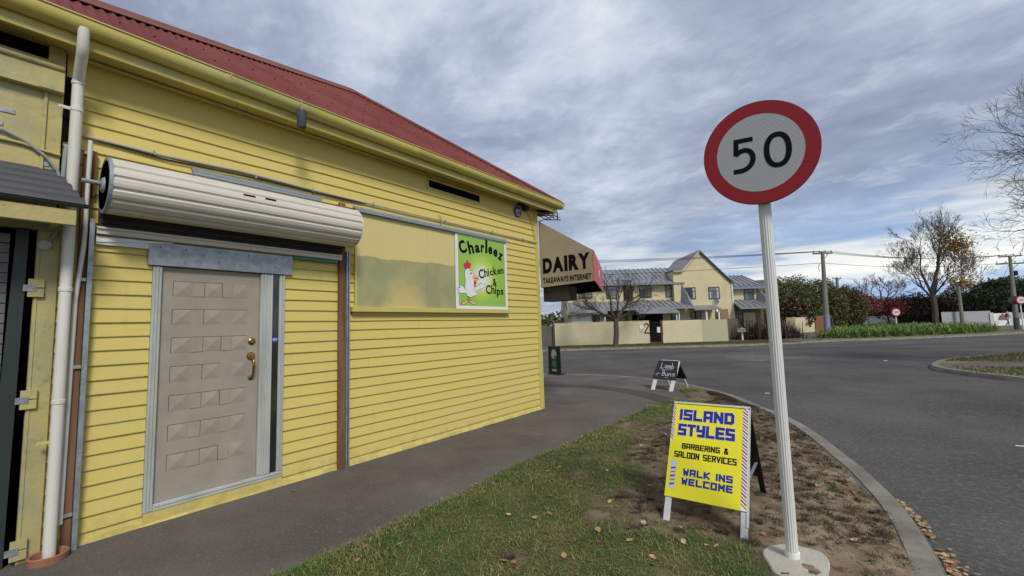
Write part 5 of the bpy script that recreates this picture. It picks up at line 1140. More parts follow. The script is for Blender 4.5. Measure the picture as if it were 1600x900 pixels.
# small neighbour house beyond the timber fence, left end
nh = thing('neighbour_house', hp(-3.5, 9), 'low cream house with pale roof glimpsed at far left past the shop corner', 'house')
mb = MB(HF); mb.box(-7, -1.2, 8, 14, 0, 2.3); obj('wall', mb, M['hbeige'], nh); mb = MB(HF); mb.prism([(-7.3,7.7,2.3),(-.9,7.7,2.3),(-4.0,7.7,3.9)], (0,7,0)); obj('roof', mb, M['hroof'], nh); win(nh, -3.5, -2.4, 1, 2, 8)

# ---- objects along the right-hand path
lb_ = thing('letterbox', (-2.12, 36.5, 0), 'small white letterbox on a post in front of the flax bush', 'letterbox')
mb = MB(); mb.tube([(-2.12,36.5,0),(-2.12,36.5,.62)], .07, 8); obj('post', mb, M['white'], lb_)
mb = MB(); mb.box(-2.38,-1.9,36.3,36.7,.62,.82); mb.prism([(-2.42,36.26,.82),(-1.86,36.26,.82),(-2.14,36.26,.92)], (0,.48,0)); obj('box', mb, mat('grey_letterbox', (.4,.4,.38), .5), lb_)
w1 = thing('boundary_wall', (.1, 53.5, 0), 'short cream boundary wall with pillars beside the side path', 'wall')
A_, B_ = Vector((-.30,53.2,0)), Vector((1.05,57.8,0)); 
mb = MB(); mb.beam(A_+Vector((0,0,.8)), B_+Vector((0,0,.8)), .18, 1.6); obj('wall_panel', mb, M['hfence'], w1)
mb = MB(); mb.box(-.95,-.3,52.6,52.78,0,1.62); obj('wall_panel', mb, M['hfence2'], w1)
mb = MB(); mb.box(-.42,-.18,52.9,53.1,0,1.66); obj('pillar', mb, M['ytrim'], w1)
w2 = thing('paling_fence', (1.4, 60, 0), 'orange-brown timber paling fence beyond the short cream wall', 'fence')
mb = MB()
for k in range(16): 
    t = k/16; x = 1.15+.95*t; y = 58.2+2.6*t; mb.box(x, x+.055, y, y+.16, 0, 1.72+.03*(k % 2))
obj('palings', mb, M['owood'], w2); mb = MB(); mb.box(1.05,1.2,58.0,58.15,0,1.8); obj('fence_post', mb, M['brownf'], w2)
mb = MB(); mb.box(2.15,2.6,61.3,61.5,0,1.75); mb.box(2.62,2.7,61.2,61.4,0,1.5); tag(obj('blue_grey_gate', mb, mat('blue_grey_boards', (.09,.11,.14), .7), at=(2.4,61.4,0)), 'blue-grey gate panel at the end of the orange paling fence', 'gate')

# ---- poles and wires
def power_pole(base, top, r0, r1, arms, label, band=False, nm='power_pole'):
    o = thing(nm, base, label, 'power pole', 'power poles along the street')
    mb = MB(); mb.tube([base, top], [r0, r1], 12); obj('pole_shaft', mb, M['pole'], o, smooth=True)
    if band:
        b_ = Vector(base); t_ = Vector(top); mb = MB(); mb.tube([tuple(b_.lerp(t_, .005)), tuple(b_.lerp(t_, .26))], [r0+.008, r0*.93+.008], 14); obj('painted_band', mb, M['poleb'], o, smooth=True)
        mb = MB(); mb.tube([tuple(b_+Vector((0,0,.01))), tuple(b_.lerp(t_, .06))], r0+.014, 14); obj('pale_foot', mb, mat('pale_band', (.36,.37,.38), .7), o)
    for (z, L_, dir_, ins) in arms:
        t = z/top[2]; c = Vector(base).lerp(Vector(top), t); d = Vector((math.cos(dir_), math.sin(dir_), 0))
        mb = MB(); mb.beam(tuple(c-d*L_/2), tuple(c+d*L_/2), .09, .11); ca_ = obj('crossarm', mb, M['wood'], o)
        for k in range(ins):
            p_ = c + d*(-L_/2+.08+(L_-.16)*k/max(1, ins-1)); mb = MB(); mb.lathe([(.02,0),(.02,.06),(.045,.07),(.05,.12),(.02,.16)], (p_.x, p_.y, p_.z+.055), 8); obj('insulator', mb, M['brownf'], ca_)
        mb = MB(); mb.beam(tuple(c-Vector((0,0,.55))), tuple(c+d*L_*.3), .04, .03); obj('arm_brace', mb, M['wood'], ca_)
    return o
p1 = power_pole((2.9,41.07,0), (3.06,41.2,6.62), .21, .115, [(6.48,1.5,.64,4)], 'tall weathered power pole with blue-grey lower band at the hedge end', True)
mb = MB(); mb.tube([(2.85,41.0,5.7),(2.7,40.9,5.35),(2.8,40.95,5.1)], .02, 5); obj('wire_loop', mb, M['black'], p1)
p2 = power_pole((15.55,56.4,0), (15.78,56.9,6.45), .19, .11, [(6.4,1.5,.2,4),(5.75,2.2,.5,4)], 'greenish power pole with two crossarms beside the right 30 sign', False)
mb = MB(); mb.lathe([(.13,0),(.15,.02),(.15,.35),(.1,.4)], (15.98,56.9,4.7), 10); obj('equipment_can', mb, M['black'], p2)
mb = MB(); mb.tube([(15.55,56.4,0.01),(15.58,56.46,1.0)], [.2,.195], 12); obj('dark_foot', mb, M['char'], p2)
p3 = power_pole((14.25,70.7,0), (14.25,70.75,4.6), .2, .15, [], 'grey crossarm-less pole standing between hedge and white fence', False)
p4 = power_pole((3.1,68.7,0), (3.25,68.8,6.55), .24, .15, [(6.4,1.1,.64,2)], 'dark distant power pole rising out of the evergreen tree', False)
p5 = power_pole((10.0,80.4,0), (10.25,80.6,3.9), .16, .12, [(3.75,.9,.6,2)], 'small distant power pole left of the big bare tree', False)
p6 = power_pole((11.5,81.6,0), (11.9,81.9,4.7), .17, .12, [(4.5,1.0,.6,2)], 'small distant power pole in the dark foliage by the bare tree', False)
pL = power_pole((-25.2,21.5,0), (-25.2,21.5,7.0), .2, .12, [(6.75,1.6,.64,4)], 'power pole at far left hidden behind the corner shop', False)
wm = mat('wire_black', (.02,.02,.022), .6)
def wire(a_, b_, sag, r=.012, n=16, label=None, nm='power_line', grp='overhead wires'):
    a_, b_ = Vector(a_), Vector(b_); mb = MB(); pts = []
    for i in range(n+1):
        t = i/n; p_ = a_.lerp(b_, t); p_.z -= sag*4*t*(1-t); pts.append(tuple(p_))
    mb.tube(pts, r, 5); return tag(obj(nm, mb, wm, at=tuple((a_+b_)/2)), label, 'wire', grp)
arm = Vector((math.cos(.64), math.sin(.64), 0)); c1 = Vector((3.06,41.18,6.64)); cL = Vector((-25.2,21.5,6.93)); c2 = Vector((15.78,56.9,6.56))
for k, q in enumerate((-.67, -.22, .23, .67)):
    nrm = Vector((-arm.y, arm.x, 0))
    wire(cL+arm*q+nrm*q*.4, c1+arm*q, .22+.05*k, label=['front','second','third','rearmost'][k]+' overhead line running left from the tall power pole crossarm')
    wire(c1+arm*q, c2+Vector((1,.2,0))*q, .42+.03*k, label=['left','second','third','right'][k]+'-hand overhead line strung between the two tall power poles')
wire((-25,21.8,5.55), (2.98,41.1,5.72), .22, .018, label='thicker low cable running in front of the gabled townhouse')
wire((2.98,41.1,5.72), (15.6,56.9,5.85), .35, .016, label='thicker low cable between the two tall power poles')
wire((15.78,56.9,6.4), (60,68,7.2), .5, label='overhead power line leaving the right edge'); wire((15.78,56.9,5.8), (60,66,6.4), .5, label='low cable leaving the right edge of the photo')
wire((15.7,56.8,5.7), (11.9,81.8,4.6), .5, label='thin service wire sloping from the right pole to a distant pole'); wire((15.7,56.8,5.8), (19,86,3.2), .4, label='thin service wire falling behind the dark evergreen')
wire((3.2,68.8,6.4), (10.2,80.6,3.85), .3, label='thin wire between distant poles above the red trees')

# ---- 30 signs
def sign30(base, zc, r, label, yaw_, post=True):
    o = thing('speed_sign', base, label, 'road sign', '30 signs on the far side of the road')
    n_ = Vector((math.sin(yaw_), -math.cos(yaw_), 0)); X_ = Vector((0,0,1)).cross(n_).normalized(); Y_ = Vector((0,0,1)); C_ = Vector((base[0], base[1], zc)) + n_*.12
    if post: mb = MB(); mb.tube([base, (base[0], base[1], zc+.2)], .045, 8); obj('post', mb, M['white'], o)
    mb = MB(); mb.prism([C_ + X_*math.cos(t)*r + Y_*math.sin(t)*r for t in [2*PI*k/32 for k in range(32)]], -n_*.04); pl_ = obj('sign_plate', mb, bpy.data.materials.get('red_reflective30') or mat('red_reflective30', (.36,.03,.035), .4), o)
    mb = MB(); mb.prism([C_ + n_*.003 + X_*math.cos(t)*r*.72 + Y_*math.sin(t)*r*.72 for t in [2*PI*k/32 for k in range(32)]], n_*.002); obj('sign_face', mb, M['white'], pl_)
    mb = MB(); put_text(mb, '30', tuple(C_ + n_*.008 - X_*r*.46 - Y_*r*.30), X_, Y_, r*.92, r*.60, .015); obj('numerals', mb, M['ink'], pl_)
    return o
sign30((7.9,58.4,0), 1.83, .42, 'red-rimmed 30 speed sign on a white post above the green planting', .48)
sr = sign30((15.75,55.6,0), 2.5, .36, 'red-rimmed 30 speed sign on the right-hand power pole', .45)
mb = MB(); mb.prism([(15.75+.36*math.cos(t)-.28, 55.75, 2.5+.36*math.sin(t)) for t in [2*PI*k/24 for k in range(24)]], (0,.03,0)); obj('sign_back', mb, M['brownf'], sr)
ws = thing('street_lamp', (7.6,78.4,0), 'short white street lamp among the red-leaved trees', 'street lamp'); mb = MB(); mb.tube([(7.6,78.4,0),(7.6,78.4,2.3),(7.2,78.3,2.5)], .06, 6); obj('post', mb, M['white'], ws); mb = MB(); mb.box(6.7,7.4,78.1,78.4,2.4,2.52); obj('lamp_head', mb, M['white'], ws)

# ---- trees
def branch_mesh(name, segs, ma, parent):
    n = 5; vv = []; ff = []
    for a_, b_, r0, r1 in segs:
        d = (b_-a_); 
        if d.length < 1e-6: continue
        d.normalize(); x = d.cross(Vector((.31,.2,.93)));  x.normalize(); y = d.cross(x); m_ = 7 if r0 > .08 else (4 if r0 > .015 else 3); k0 = len(vv)
        for p_, r_ in ((a_, r0), (b_, r1)):
            for k in range(m_):
                t = 2*PI*k/m_; vv.append(tuple(p_ + x*(math.cos(t)*r_) + y*(math.sin(t)*r_)))
        ff += [(k0+k, k0+(k+1) % m_, k0+m_+(k+1) % m_, k0+m_+k) for k in range(m_)]
    mb = MB(); mb.add(vv, ff); return obj(name, mb, ma, parent, smooth=True)
def grow(segs, tips, p, d, L_, r, lev, R, up=.08, wig=.25, nsub=4, ratio=.68, side=.55, minr=.004, rat=.66):
    q = p.copy(); dd = d.copy(); r0 = r
    kids = []
    for i in range(nsub):
        dd = (dd + Vector((R.gauss(0, wig), R.gauss(0, wig), R.gauss(0, wig*.7)+up))*.5).normalized()
        q2 = q + dd*(L_/nsub); r2 = r0*(1-.30*(i+1)/nsub)
        segs.append((q, q2, max(minr, r), max(minr, r2))); q = q2; r = r2
        if lev > 0 and i >= 1 and R.random() < side: kids.append((q.copy(), dd.copy(), .75))
    if lev <= 0: tips.append((q, dd)); return
    k = 2 if R.random() < .75 else 3
    for j in range(k): kids.append((q.copy(), dd.copy(), 1.0))
    for (pp, dv, f) in kids:
        ax = dv.cross(Vector((R.gauss(0,1), R.gauss(0,1), R.gauss(0,1)))).normalized(); ang = R.uniform(.25, .75) * (1.0 if f == 1 else 1.35)
        nd = (Matrix.Rotation(ang, 3, ax) @ dv).normalized()
        grow(segs, tips, pp, nd, L_*ratio*R.uniform(.8, 1.15)*(.9 if f < 1 else 1), r*rat*(1 if f == 1 else .75), lev-1, R, up, wig, nsub, ratio, side, minr, rat)
def leafcloud(name, pts, n, sz, cols, parent, spread=.3, R=rng, flat=.0):
    pts = np.array(pts); idx = R.integers(0, len(pts), n); c = pts[idx] + R.normal(0, spread, (n, 3))
    a_ = R.normal(size=(n, 3)); a_ /= np.linalg.norm(a_, axis=1)[:, None]; b_ = R.normal(size=(n, 3)); b_ -= (b_*a_).sum(1)[:, None]*a_; b_ /= np.linalg.norm(b_, axis=1)[:, None]
    s_ = sz*R.uniform(.6, 1.3, (n, 1)); V = np.stack([c-a_*s_*.5, c+b_*s_*.38, c+a_*s_*.6, c-b_*s_*.38], 1)
    cols = np.array(cols); ci = cols[R.integers(0, len(cols), n)]*R.uniform(.65, 1.35, (n, 1)); return quadmesh(name, V, ci, M['leaf'], parent)
# bare street tree in front of the cream wall
def bare_tree(name, base, h, r, lev, seed, label, spread_dirs, ma, nm='bare_tree', leaves=None, **kw):
    R = random.Random(seed); o = thing(nm, base, label, 'tree'); segs = []; tips = []; b_ = Vector(base)
    top = b_ + Vector((R.gauss(0,.04)*h, R.gauss(0,.04)*h, h)); m1 = b_.lerp(top, .5) + Vector((.02*h, 0, 0))
    tr = [(b_-Vector((0,0,.05)), b_+Vector((0,0,.12*h)), r*1.35, r), (b_+Vector((0,0,.12*h)), m1, r, r*.92), (m1, top, r*.92, r*.85)]
    branch_mesh('trunk', tr, ma, o)
    for d_, L_, rr in spread_dirs: grow(segs, tips, top - Vector((0,0,R.uniform(0,.12)*h)), Vector(d_).normalized(), L_, r*rr, lev, R, **kw)
    br = branch_mesh('branches', segs, ma, o); return o, tips, segs
def vd(lat, dep, up):   # direction in picture terms: to the right, away, up
    hR = Vector((cy, sy, 0)); hF = Vector((-sy, cy, 0)); return hR*lat + hF*dep + Vector((0,0,up))
t1, _, _ = bare_tree('t', (-8.14,27.4,0), 1.85, .19, 4, 21, 'wide-spreading bare street tree in front of the cream wall', [(vd(-1.3,0,.75),1.5,.55),(vd(-.7,.3,1.0),1.5,.5),(vd(.75,0,1.0),1.55,.6),(vd(.3,-.4,1.2),1.4,.4),(vd(1.1,.2,.7),1.2,.42),(vd(-1.0,-.5,.55),1.3,.4)], M['bark'], up=.06, wig=.28, minr=.006, ratio=.70, side=.62)
t2, tips, _ = bare_tree('t', (12.62,76.15,0), 3.9, .33, 5, 8, 'large leafless tree with a few yellow leaves behind the hedge', [(vd(.05,0,1),3.9,.7),(vd(-.35,.1,1),3.6,.5),(vd(.35,0,1),3.9,.55),(vd(-1.0,0,.6),3.0,.36),(vd(1.1,0,.50),2.7,.36),(vd(.2,-.6,1),2.6,.35),(vd(-.65,.3,1),2.8,.36)], M['bark'], up=.20, wig=.22, minr=.011, ratio=.69, side=.5, rat=.62)
yl = [tuple(Vector((12.62,76.15,0)) + vd(3.5+random.gauss(0,.5), random.gauss(0,.8), 9.9+random.gauss(0,1.0))) for _ in range(60)] + [tuple(Vector((12.62,76.15,0)) + vd(4.2+random.gauss(0,.6), random.gauss(0,.6), 5.2+random.gauss(0,.35))) for _ in range(30)]
leafcloud('yellow_leaves', yl, 2300, .24, [(.50,.32,.06),(.40,.27,.06),(.30,.22,.06)], t2, .45)
leafcloud('yellow_leaves', [tuple(q) for q, d in tips[::9]], 260, .18, [(.24,.17,.05),(.16,.12,.05)], t2, .3)
t3, tips3, _ = bare_tree('t', (8.3,92,0), 3.0, .25, 4, 9, 'smaller distant bare tree between the red trees and the big bare tree', [(vd(0,0,1),2.4,.6),(vd(-.8,0,.8),2.3,.5),(vd(.8,0,.8),2.3,.5),(vd(-.3,.3,1),2.2,.5),(vd(.4,-.3,1),2.2,.5)], M['bark2'], up=.08, wig=.25, minr=.016, side=.6)
t4, _, _ = bare_tree('t', (11.9,22.1,0), 3.5, .24, 5, 14, 'leafless tree whose twigs reach in from the right edge', [(vd(-1,-.1,.9),2.5,.5),(vd(-1.1,.2,.35),1.9,.42),(vd(-.8,.1,1.6),2.9,.45),(vd(-1.1,-.2,.6),2.0,.4),(vd(.3,0,1.3),2.4,.5),(vd(-.5,.4,1.3),2.3,.45)], M['bark'], up=.05, wig=.19, minr=.004, ratio=.69, side=.66)

def bushy(nm, base, ells, n, sz, cols, label, trunk_h, trunk_r, cat='tree', grp=None, seed=1, fill=.55, part='crown'):
    R = np.random.default_rng(seed); o = thing(nm, base, label, cat, grp); b_ = Vector(base)
    if trunk_r:
        segs = []; tips = []; RR = random.Random(seed); grow(segs, tips, b_, Vector((0,0,1)), trunk_h, trunk_r, 3, RR, .1, .2, 4, .7, .4, .02); branch_mesh('trunk', segs, M['bark'], o)
    V = []; C = []; tot = sum(e[3]*e[4]*e[5] for e in ells); cols = np.array(cols)
    for (lx, dp, z, rx, ry, rz) in ells:
        k = int(n*rx*ry*rz/tot); d = R.normal(size=(k, 3)); d /= np.linalg.norm(d, axis=1)[:, None]; rr_ = (fill + (1-fill)*R.random((k, 1))**.5)
        lump = np.array([mnoise.noise(Vector(v)*2.3 + Vector((lx, z, seed))) for v in d])[:, None]
        fine_ = np.array([mnoise.noise(Vector(v)*6.0 + Vector((z, lx, seed))) for v in d])[:, None]
        q = d*rr_*(1+.30*lump+.22*fine_)*np.array([rx, ry, rz]); hR = np.array([cy, sy, 0]); hF = np.array([-sy, cy, 0])
        c = np.array(base) + hR*(lx+q[:, :1]) + hF*(dp+q[:, 1:2]) + np.array([0,0,1])*(z+q[:, 2:3])
        keep = (c[:, 2] > .05); c = c[keep]; fk = fine_[keep]; k = len(c)
        a_ = R.normal(size=(k, 3)); a_ /= np.linalg.norm(a_, axis=1)[:, None]; b2 = R.normal(size=(k, 3)); b2 -= (b2*a_).sum(1)[:, None]*a_; b2 /= np.linalg.norm(b2, axis=1)[:, None]
        s_ = sz*R.uniform(.5, 1.4, (k, 1)); V.append(np.stack([c-a_*s_*.5, c+b2*s_*.4, c+a_*s_*.6, c-b2*s_*.4], 1))
        w = R.random(k); ci = cols[np.minimum((w**1.0*len(cols)).astype(int), len(cols)-1)]; C.append(ci*(R.uniform(.6, 1.35, (k, 1))*(1+.5*fk)))
    quadmesh(part, np.concatenate(V), np.clip(np.concatenate(C), .003, 1), M['leaf'], o); return o
GR = [(.085,.095,.032),(.115,.122,.040),(.065,.074,.028),(.155,.15,.055)]
bushy('evergreen_tree', (-1.2,61,0), [(0,0,3.8,2.9,2.6,2.5),(-2.2,0,3.0,2.0,2,2.4),(1.6,0,3.0,2,2,2.3),(0,0,1.5,3.2,2.4,1.5)], 44000, .14, GR, 'broad dark olive evergreen tree above the short cream wall', 1.8, .2, seed=3)
bushy('evergreen_tree', (1.6,64,0), [(0,0,3.6,2.4,2.3,2.4),(.9,0,2.4,2.2,2,2.2),(-1.0,.3,2.2,2.2,2,2)], 36000, .14, [(.085,.092,.032),(.125,.118,.042),(.065,.068,.026),(.15,.125,.055)], 'olive evergreen tree directly behind the tall power pole', 1.8, .2, seed=4)
bushy('evergreen_tree', (4.2,66.5,0), [(-.5,0,3.3,1.9,2,2.0),(.4,0,2.5,1.5,1.8,2.2),(-.8,0,1.6,1.9,2,1.6)], 27000, .14, [(.075,.085,.032),(.11,.095,.042),(.145,.10,.055),(.06,.065,.026)], 'brownish evergreen tree right of the tall power pole', 1.8, .18, seed=5)
bushy('camellia_bush', (-.55,56.3,0), [(0,0,2.6,1.55,1.3,1.45),(.3,0,1.5,1.5,1.2,1.3)], 6500, .20, [(.035,.042,.018),(.045,.05,.02),(.055,.04,.022),(.035,.042,.018),(.045,.05,.02),(.03,.035,.016),(.35,.14,.12)], 'dark camellia bush dotted with pink flowers behind the short wall', 1.2, .1, 'bush', seed=6)
bushy('evergreen_tree', (19.0,77.0,0), [(0,0,3.5,3.0,2.4,2.1),(-2.3,0,2.9,1.9,2,1.7),(2.2,0,2.9,2.1,2,1.8)], 40000, .16, [(.026,.036,.02),(.036,.048,.024),(.055,.06,.03)], 'round very dark evergreen tree behind the white fence', 2.0, .25, seed=7)
bushy('shrubbery', (13.6,82,0), [(-3.2,0,2.4,2.6,2,1.9),(-.4,0,2.2,2.4,2,1.9),(2.6,0,2.6,2.6,2,2.2),(5.4,1,2.4,2.6,2,2.0),(4.2,-1,1.5,2.6,2,1.6)], 24000, .20, [(.028,.026,.016),(.05,.03,.018),(.035,.035,.018),(.075,.035,.022),(.05,.028,.03)], 'dark brown and green tangle of shrubs behind the big bare tree', 0, 0, 'shrubs', seed=8)
bushy('ochre_shrub', (23.5,81,0), [(0,0,2.6,1.6,1.6,1.6)], 2500, .26, [(.10,.06,.03),(.13,.08,.03)], 'rusty brown tree peeping out right of the dark evergreen', 1.2, .12, seed=9)
REDS = [(.20,.035,.04),(.28,.06,.065),(.14,.035,.035),(.18,.10,.10),(.25,.10,.09)]
for k, (bx, by, hh_, rr_, lab, cols_) in enumerate([(5.3,74,4.3,2.2,'bright crimson-leaved tree, tallest of the red trees behind the planting', REDS),(8.2,77,3.8,1.8,'dull crimson tree right of the tallest red tree', REDS[:3]+[(.10,.05,.045)]),(3.3,73.5,3.0,1.3,'small pinkish-brown tree at the left of the red trees', [(.13,.06,.05),(.16,.075,.065),(.09,.05,.04)]),(6.9,84,4.0,1.7,'mauve-brown tree half hidden between the two crimson trees', [(.12,.06,.06),(.09,.045,.045),(.14,.08,.075)])]):
    bushy('red_tree', (bx,by,0), [(0,0,hh_*.80,rr_,rr_,rr_*.62),(-.5,0,hh_*.62,rr_*.9,rr_,rr_*.45),(.6,0,hh_*.6,rr_*.85,rr_,rr_*.45)], [5600,4200,2700,3400][k], .17, cols_, lab, 1.5, .13, grp='red-leaved trees', seed=20+k, fill=.25)
bushy('background_trees', (7.5,100,0), [(lx,random.uniform(-2,6),1.8+random.uniform(-.4,.6),3.4,3,2.2+random.uniform(-.5,.5)) for lx in range(-8,22,4)], 16000, .45, [(.035,.04,.022),(.05,.045,.028),(.06,.04,.03)], 'far-off line of mixed garden trees closing the view', 0, 0, 'trees', seed=31)
bpy.data.objects['background_trees']['kind'] = 'stuff'
bushy('garden_trees', (-22,60,0), [(lx,random.uniform(-2,6),1.6+random.uniform(-.4,.6),3.4,3,2.0) for lx in range(-26,14,4)], 14000, .45, GR, 'low line of garden trees behind the townhouses', 0, 0, 'trees', seed=32)
bpy.data.objects['garden_trees']['kind'] = 'stuff'
bushy('bush', (3.3,63,0), [(0,0,.5,.7,.6,.6)], 500, .16, [(.20,.13,.04),(.12,.12,.04)], 'small yellowish bush at the end of the side path', 0, 0, 'bush', seed=33)

def straps(nm, base, n, L0, L1, w, cols, label, cat, spread, seed, kind=None, grp=None, poly=None, droop=1.0, upb=.75):
    R = random.Random(seed); V = []; C = []
    for k in range(n):
        if poly: bx, by = poly(R)
        else: bx = base[0]+R.gauss(0, spread); by = base[1]+R.gauss(0, spread)
        az = R.uniform(0, 2*PI); el_ = R.uniform(upb-.5, upb+.6); L_ = R.uniform(L0, L1); d = Vector((math.cos(az)*math.cos(el_), math.sin(az)*math.cos(el_), math.sin(el_)))
        p_ = Vector((bx, by, 0.0)); sd = Vector((-math.sin(az), math.cos(az), 0)); ns = 4; wd = w*R.uniform(.7, 1.3); c = np.array(cols[R.randrange(len(cols))])*R.uniform(.7, 1.3)
        for i in range(ns):
            d2 = (d + Vector((0,0,-droop*.32*(i+.3)))).normalized(); q = p_ + d2*(L_/ns); w0 = wd*(1-.22*i); w1 = wd*(1-.22*(i+1)) if i < ns-1 else wd*.08
            V.append([tuple(p_-sd*w0), tuple(p_+sd*w0), tuple(q+sd*w1), tuple(q-sd*w1)]); C.append(c*(1+.12*i)); p_ = q
    V = np.array(V); V[:, :, 2] = np.maximum(V[:, :, 2], .01)
    o = quadmesh(nm, V, np.array(C), M['leaf'], at=base); return tag(o, label, cat, grp, kind)
FL = [(.045,.035,.028),(.06,.04,.03),(.035,.035,.024),(.09,.065,.05),(.13,.10,.08)]
straps('flax_bush', (-1.35,37.9,0), 520, 1.3, 2.2, .035, FL, 'big dark bronze flax bush behind the white letterbox', 'flax bush', .55, 41, grp='flax bushes', droop=.7, upb=.95)
straps('flax_bush', (-.25,39.4,0), 430, 1.2, 2.1, .035, FL, 'dark bronze flax bush right behind the foreground sign pole', 'flax bush', .5, 42, grp='flax bushes', droop=.7, upb=.95)
straps('flax_bush', (.45,40.6,0), 330, 1.0, 1.7, .035, FL, 'smallest dark flax bush at the right end of the row by the side path', 'flax bush', .4, 43, grp='flax bushes', droop=.8, upb=.9)
R_ = random.Random(5)
hedge_poly = [(2.35,40.3),(2.5,39.0),(4.0,39.2),(6.4,41.2),(9.8,45.4),(12.3,48.8),(13.6,51.6),(13.2,54.5),(12.2,57),(9.6,59.5),(6.6,57),(4.2,52),(2.7,45)]
def inpoly(x, y, P):
    c = False; n = len(P)
    for i in range(n):
        x1, y1 = P[i]; x2, y2 = P[(i+1) % n]
        if (y1 > y) != (y2 > y) and x < (x2-x1)*(y-y1)/(y2-y1)+x1: c = not c
    return c
def hp_(R):
    while True:
        x = R.uniform(2.2, 13.8); y = R.uniform(38.8, 60)
        if inpoly(x, y, hedge_poly): return x, y
straps('agapanthus_bed', (8,48,0), 14500, .7, 1.25, .030, [(.055,.115,.028),(.075,.15,.03),(.04,.085,.022),(.12,.19,.045),(.23,.22,.06)], 'bright green strap-leaved agapanthus bed covering the traffic island', 'planting', 0, 44, kind='stuff', poly=hp_, droop=1.05, upb=.85)
# ---- right background: white fence, low white wall, white house
wf = thing('white_fence', (14.5,71.8,0), 'white boarded fence running behind the planting under the dark tree', 'fence')
A_, B_ = Vector((12.6,70.3,0)), Vector((17.0,73.4,0)); d_ = (B_-A_).normalized(); mb = MB()
for k in range(36):
    p_ = A_ + (B_-A_)*(k/36); mb.beam(p_+Vector((0,0,.05)), p_+Vector((0,0,1.72+.03*(k % 2)-.02*k/36)), .135, .03, up=(-d_.y,d_.x,0))
obj('palings', mb, mat('white_fence_paint', (.36,.36,.375), .7, var=.12, vs=1.2), wf)
mb = MB(); mb.beam(A_+Vector((0,.1,1.2)), B_+Vector((0,.1,1.2)), .06, .08); obj('rail', mb, M['white'], wf)
lw = thing('white_wall', (18.3,74.2,0), 'low white masonry wall with mesh panels in front of the white house', 'wall'); A_, B_ = Vector((17.0,73.3,0)), Vector((23.5,77.8,0)); d_ = (B_-A_).normalized()
mb = MB(); mb.beam(A_+Vector((0,0,.35)), B_+Vector((0,0,.35)), .2, .7); obj('wall_base', mb, M['white'], lw)
for k in range(5):
    p_ = A_ + (B_-A_)*(k/4); mb = MB(); mb.box(p_.x-.15, p_.x+.15, p_.y-.15, p_.y+.15, 0, 1.5); obj('pillar', mb, M['white'], lw)
for k in range(4):
    a2 = A_ + (B_-A_)*(k/4+.02); b2 = A_ + (B_-A_)*(k/4+.22); mb = MB(); mb.beam(a2+Vector((0,0,1.06)), b2+Vector((0,0,1.06)), .05, .7); obj('mesh_panel', mb, M['white'] if k == 0 else mat('grey_mesh_%d' % k, (.24,.25,.26), .6), lw)
mb = MB(); mb.prism([(17.6,73.5,.75),(18.5,74.1,.75),(17.9,73.7,1.4)], (.03,-.04,0)); obj('red_triangle', mb, mat('faded_red_panel', (.28,.08,.08), .6), lw)
hs = thing('white_house', (24,84,0), 'low white bungalow with columned verandah at the right edge', 'house'); 
HA = Vector((20.2,81.0,0)); hd = Vector((.80,.60,0)).normalized(); hn = Vector((-.6,.8,0))
def HH(a_, b_, c_): v = HA + hd*a_ + hn*b_; return (v.x, v.y, c_)
mb = MB(HH); mb.box(0, 11, .8, 7, 0, 3.05); obj('wall', mb, M['white'], hs); mb = MB(HH); mb.hexa([(-.6,-.3,3.0),(11.6,-.3,3.0),(11.6,7.4,3.0),(-.6,7.4,3.0),(1.8,3.2,4.15),(9.6,3.2,4.15),(9.6,3.8,4.15),(1.8,3.8,4.15)]); obj('roof', mb, M['hroof'], hs)
for k in range(8):
    mb = MB(HH); mb.box(k*1.5, k*1.5+.28, -.1, .15, 0, 3.0); obj('column', mb, M['white'], hs)
for k in range(7):
    mb = MB(HH); mb.box(k*1.5+.45, k*1.5+1.35, .74, .79, 1.0, 2.6); obj('window', mb, M['glass'], hs)
mb = MB(HH); mb.box(3.4, 5.0, -.6, -.5, 2.9, 3.5); obj('red_gable', mb, mat('red_brown_gable', (.2,.05,.04), .7), hs)
bushy('hedge', (20.2,77.4,0), [(0,0,.9,2.4,.7,.8)], 2200, .17, [(.02,.028,.014),(.03,.036,.018)], 'dark clipped hedge between white wall and white bungalow', 0, 0, 'hedge', seed=55)
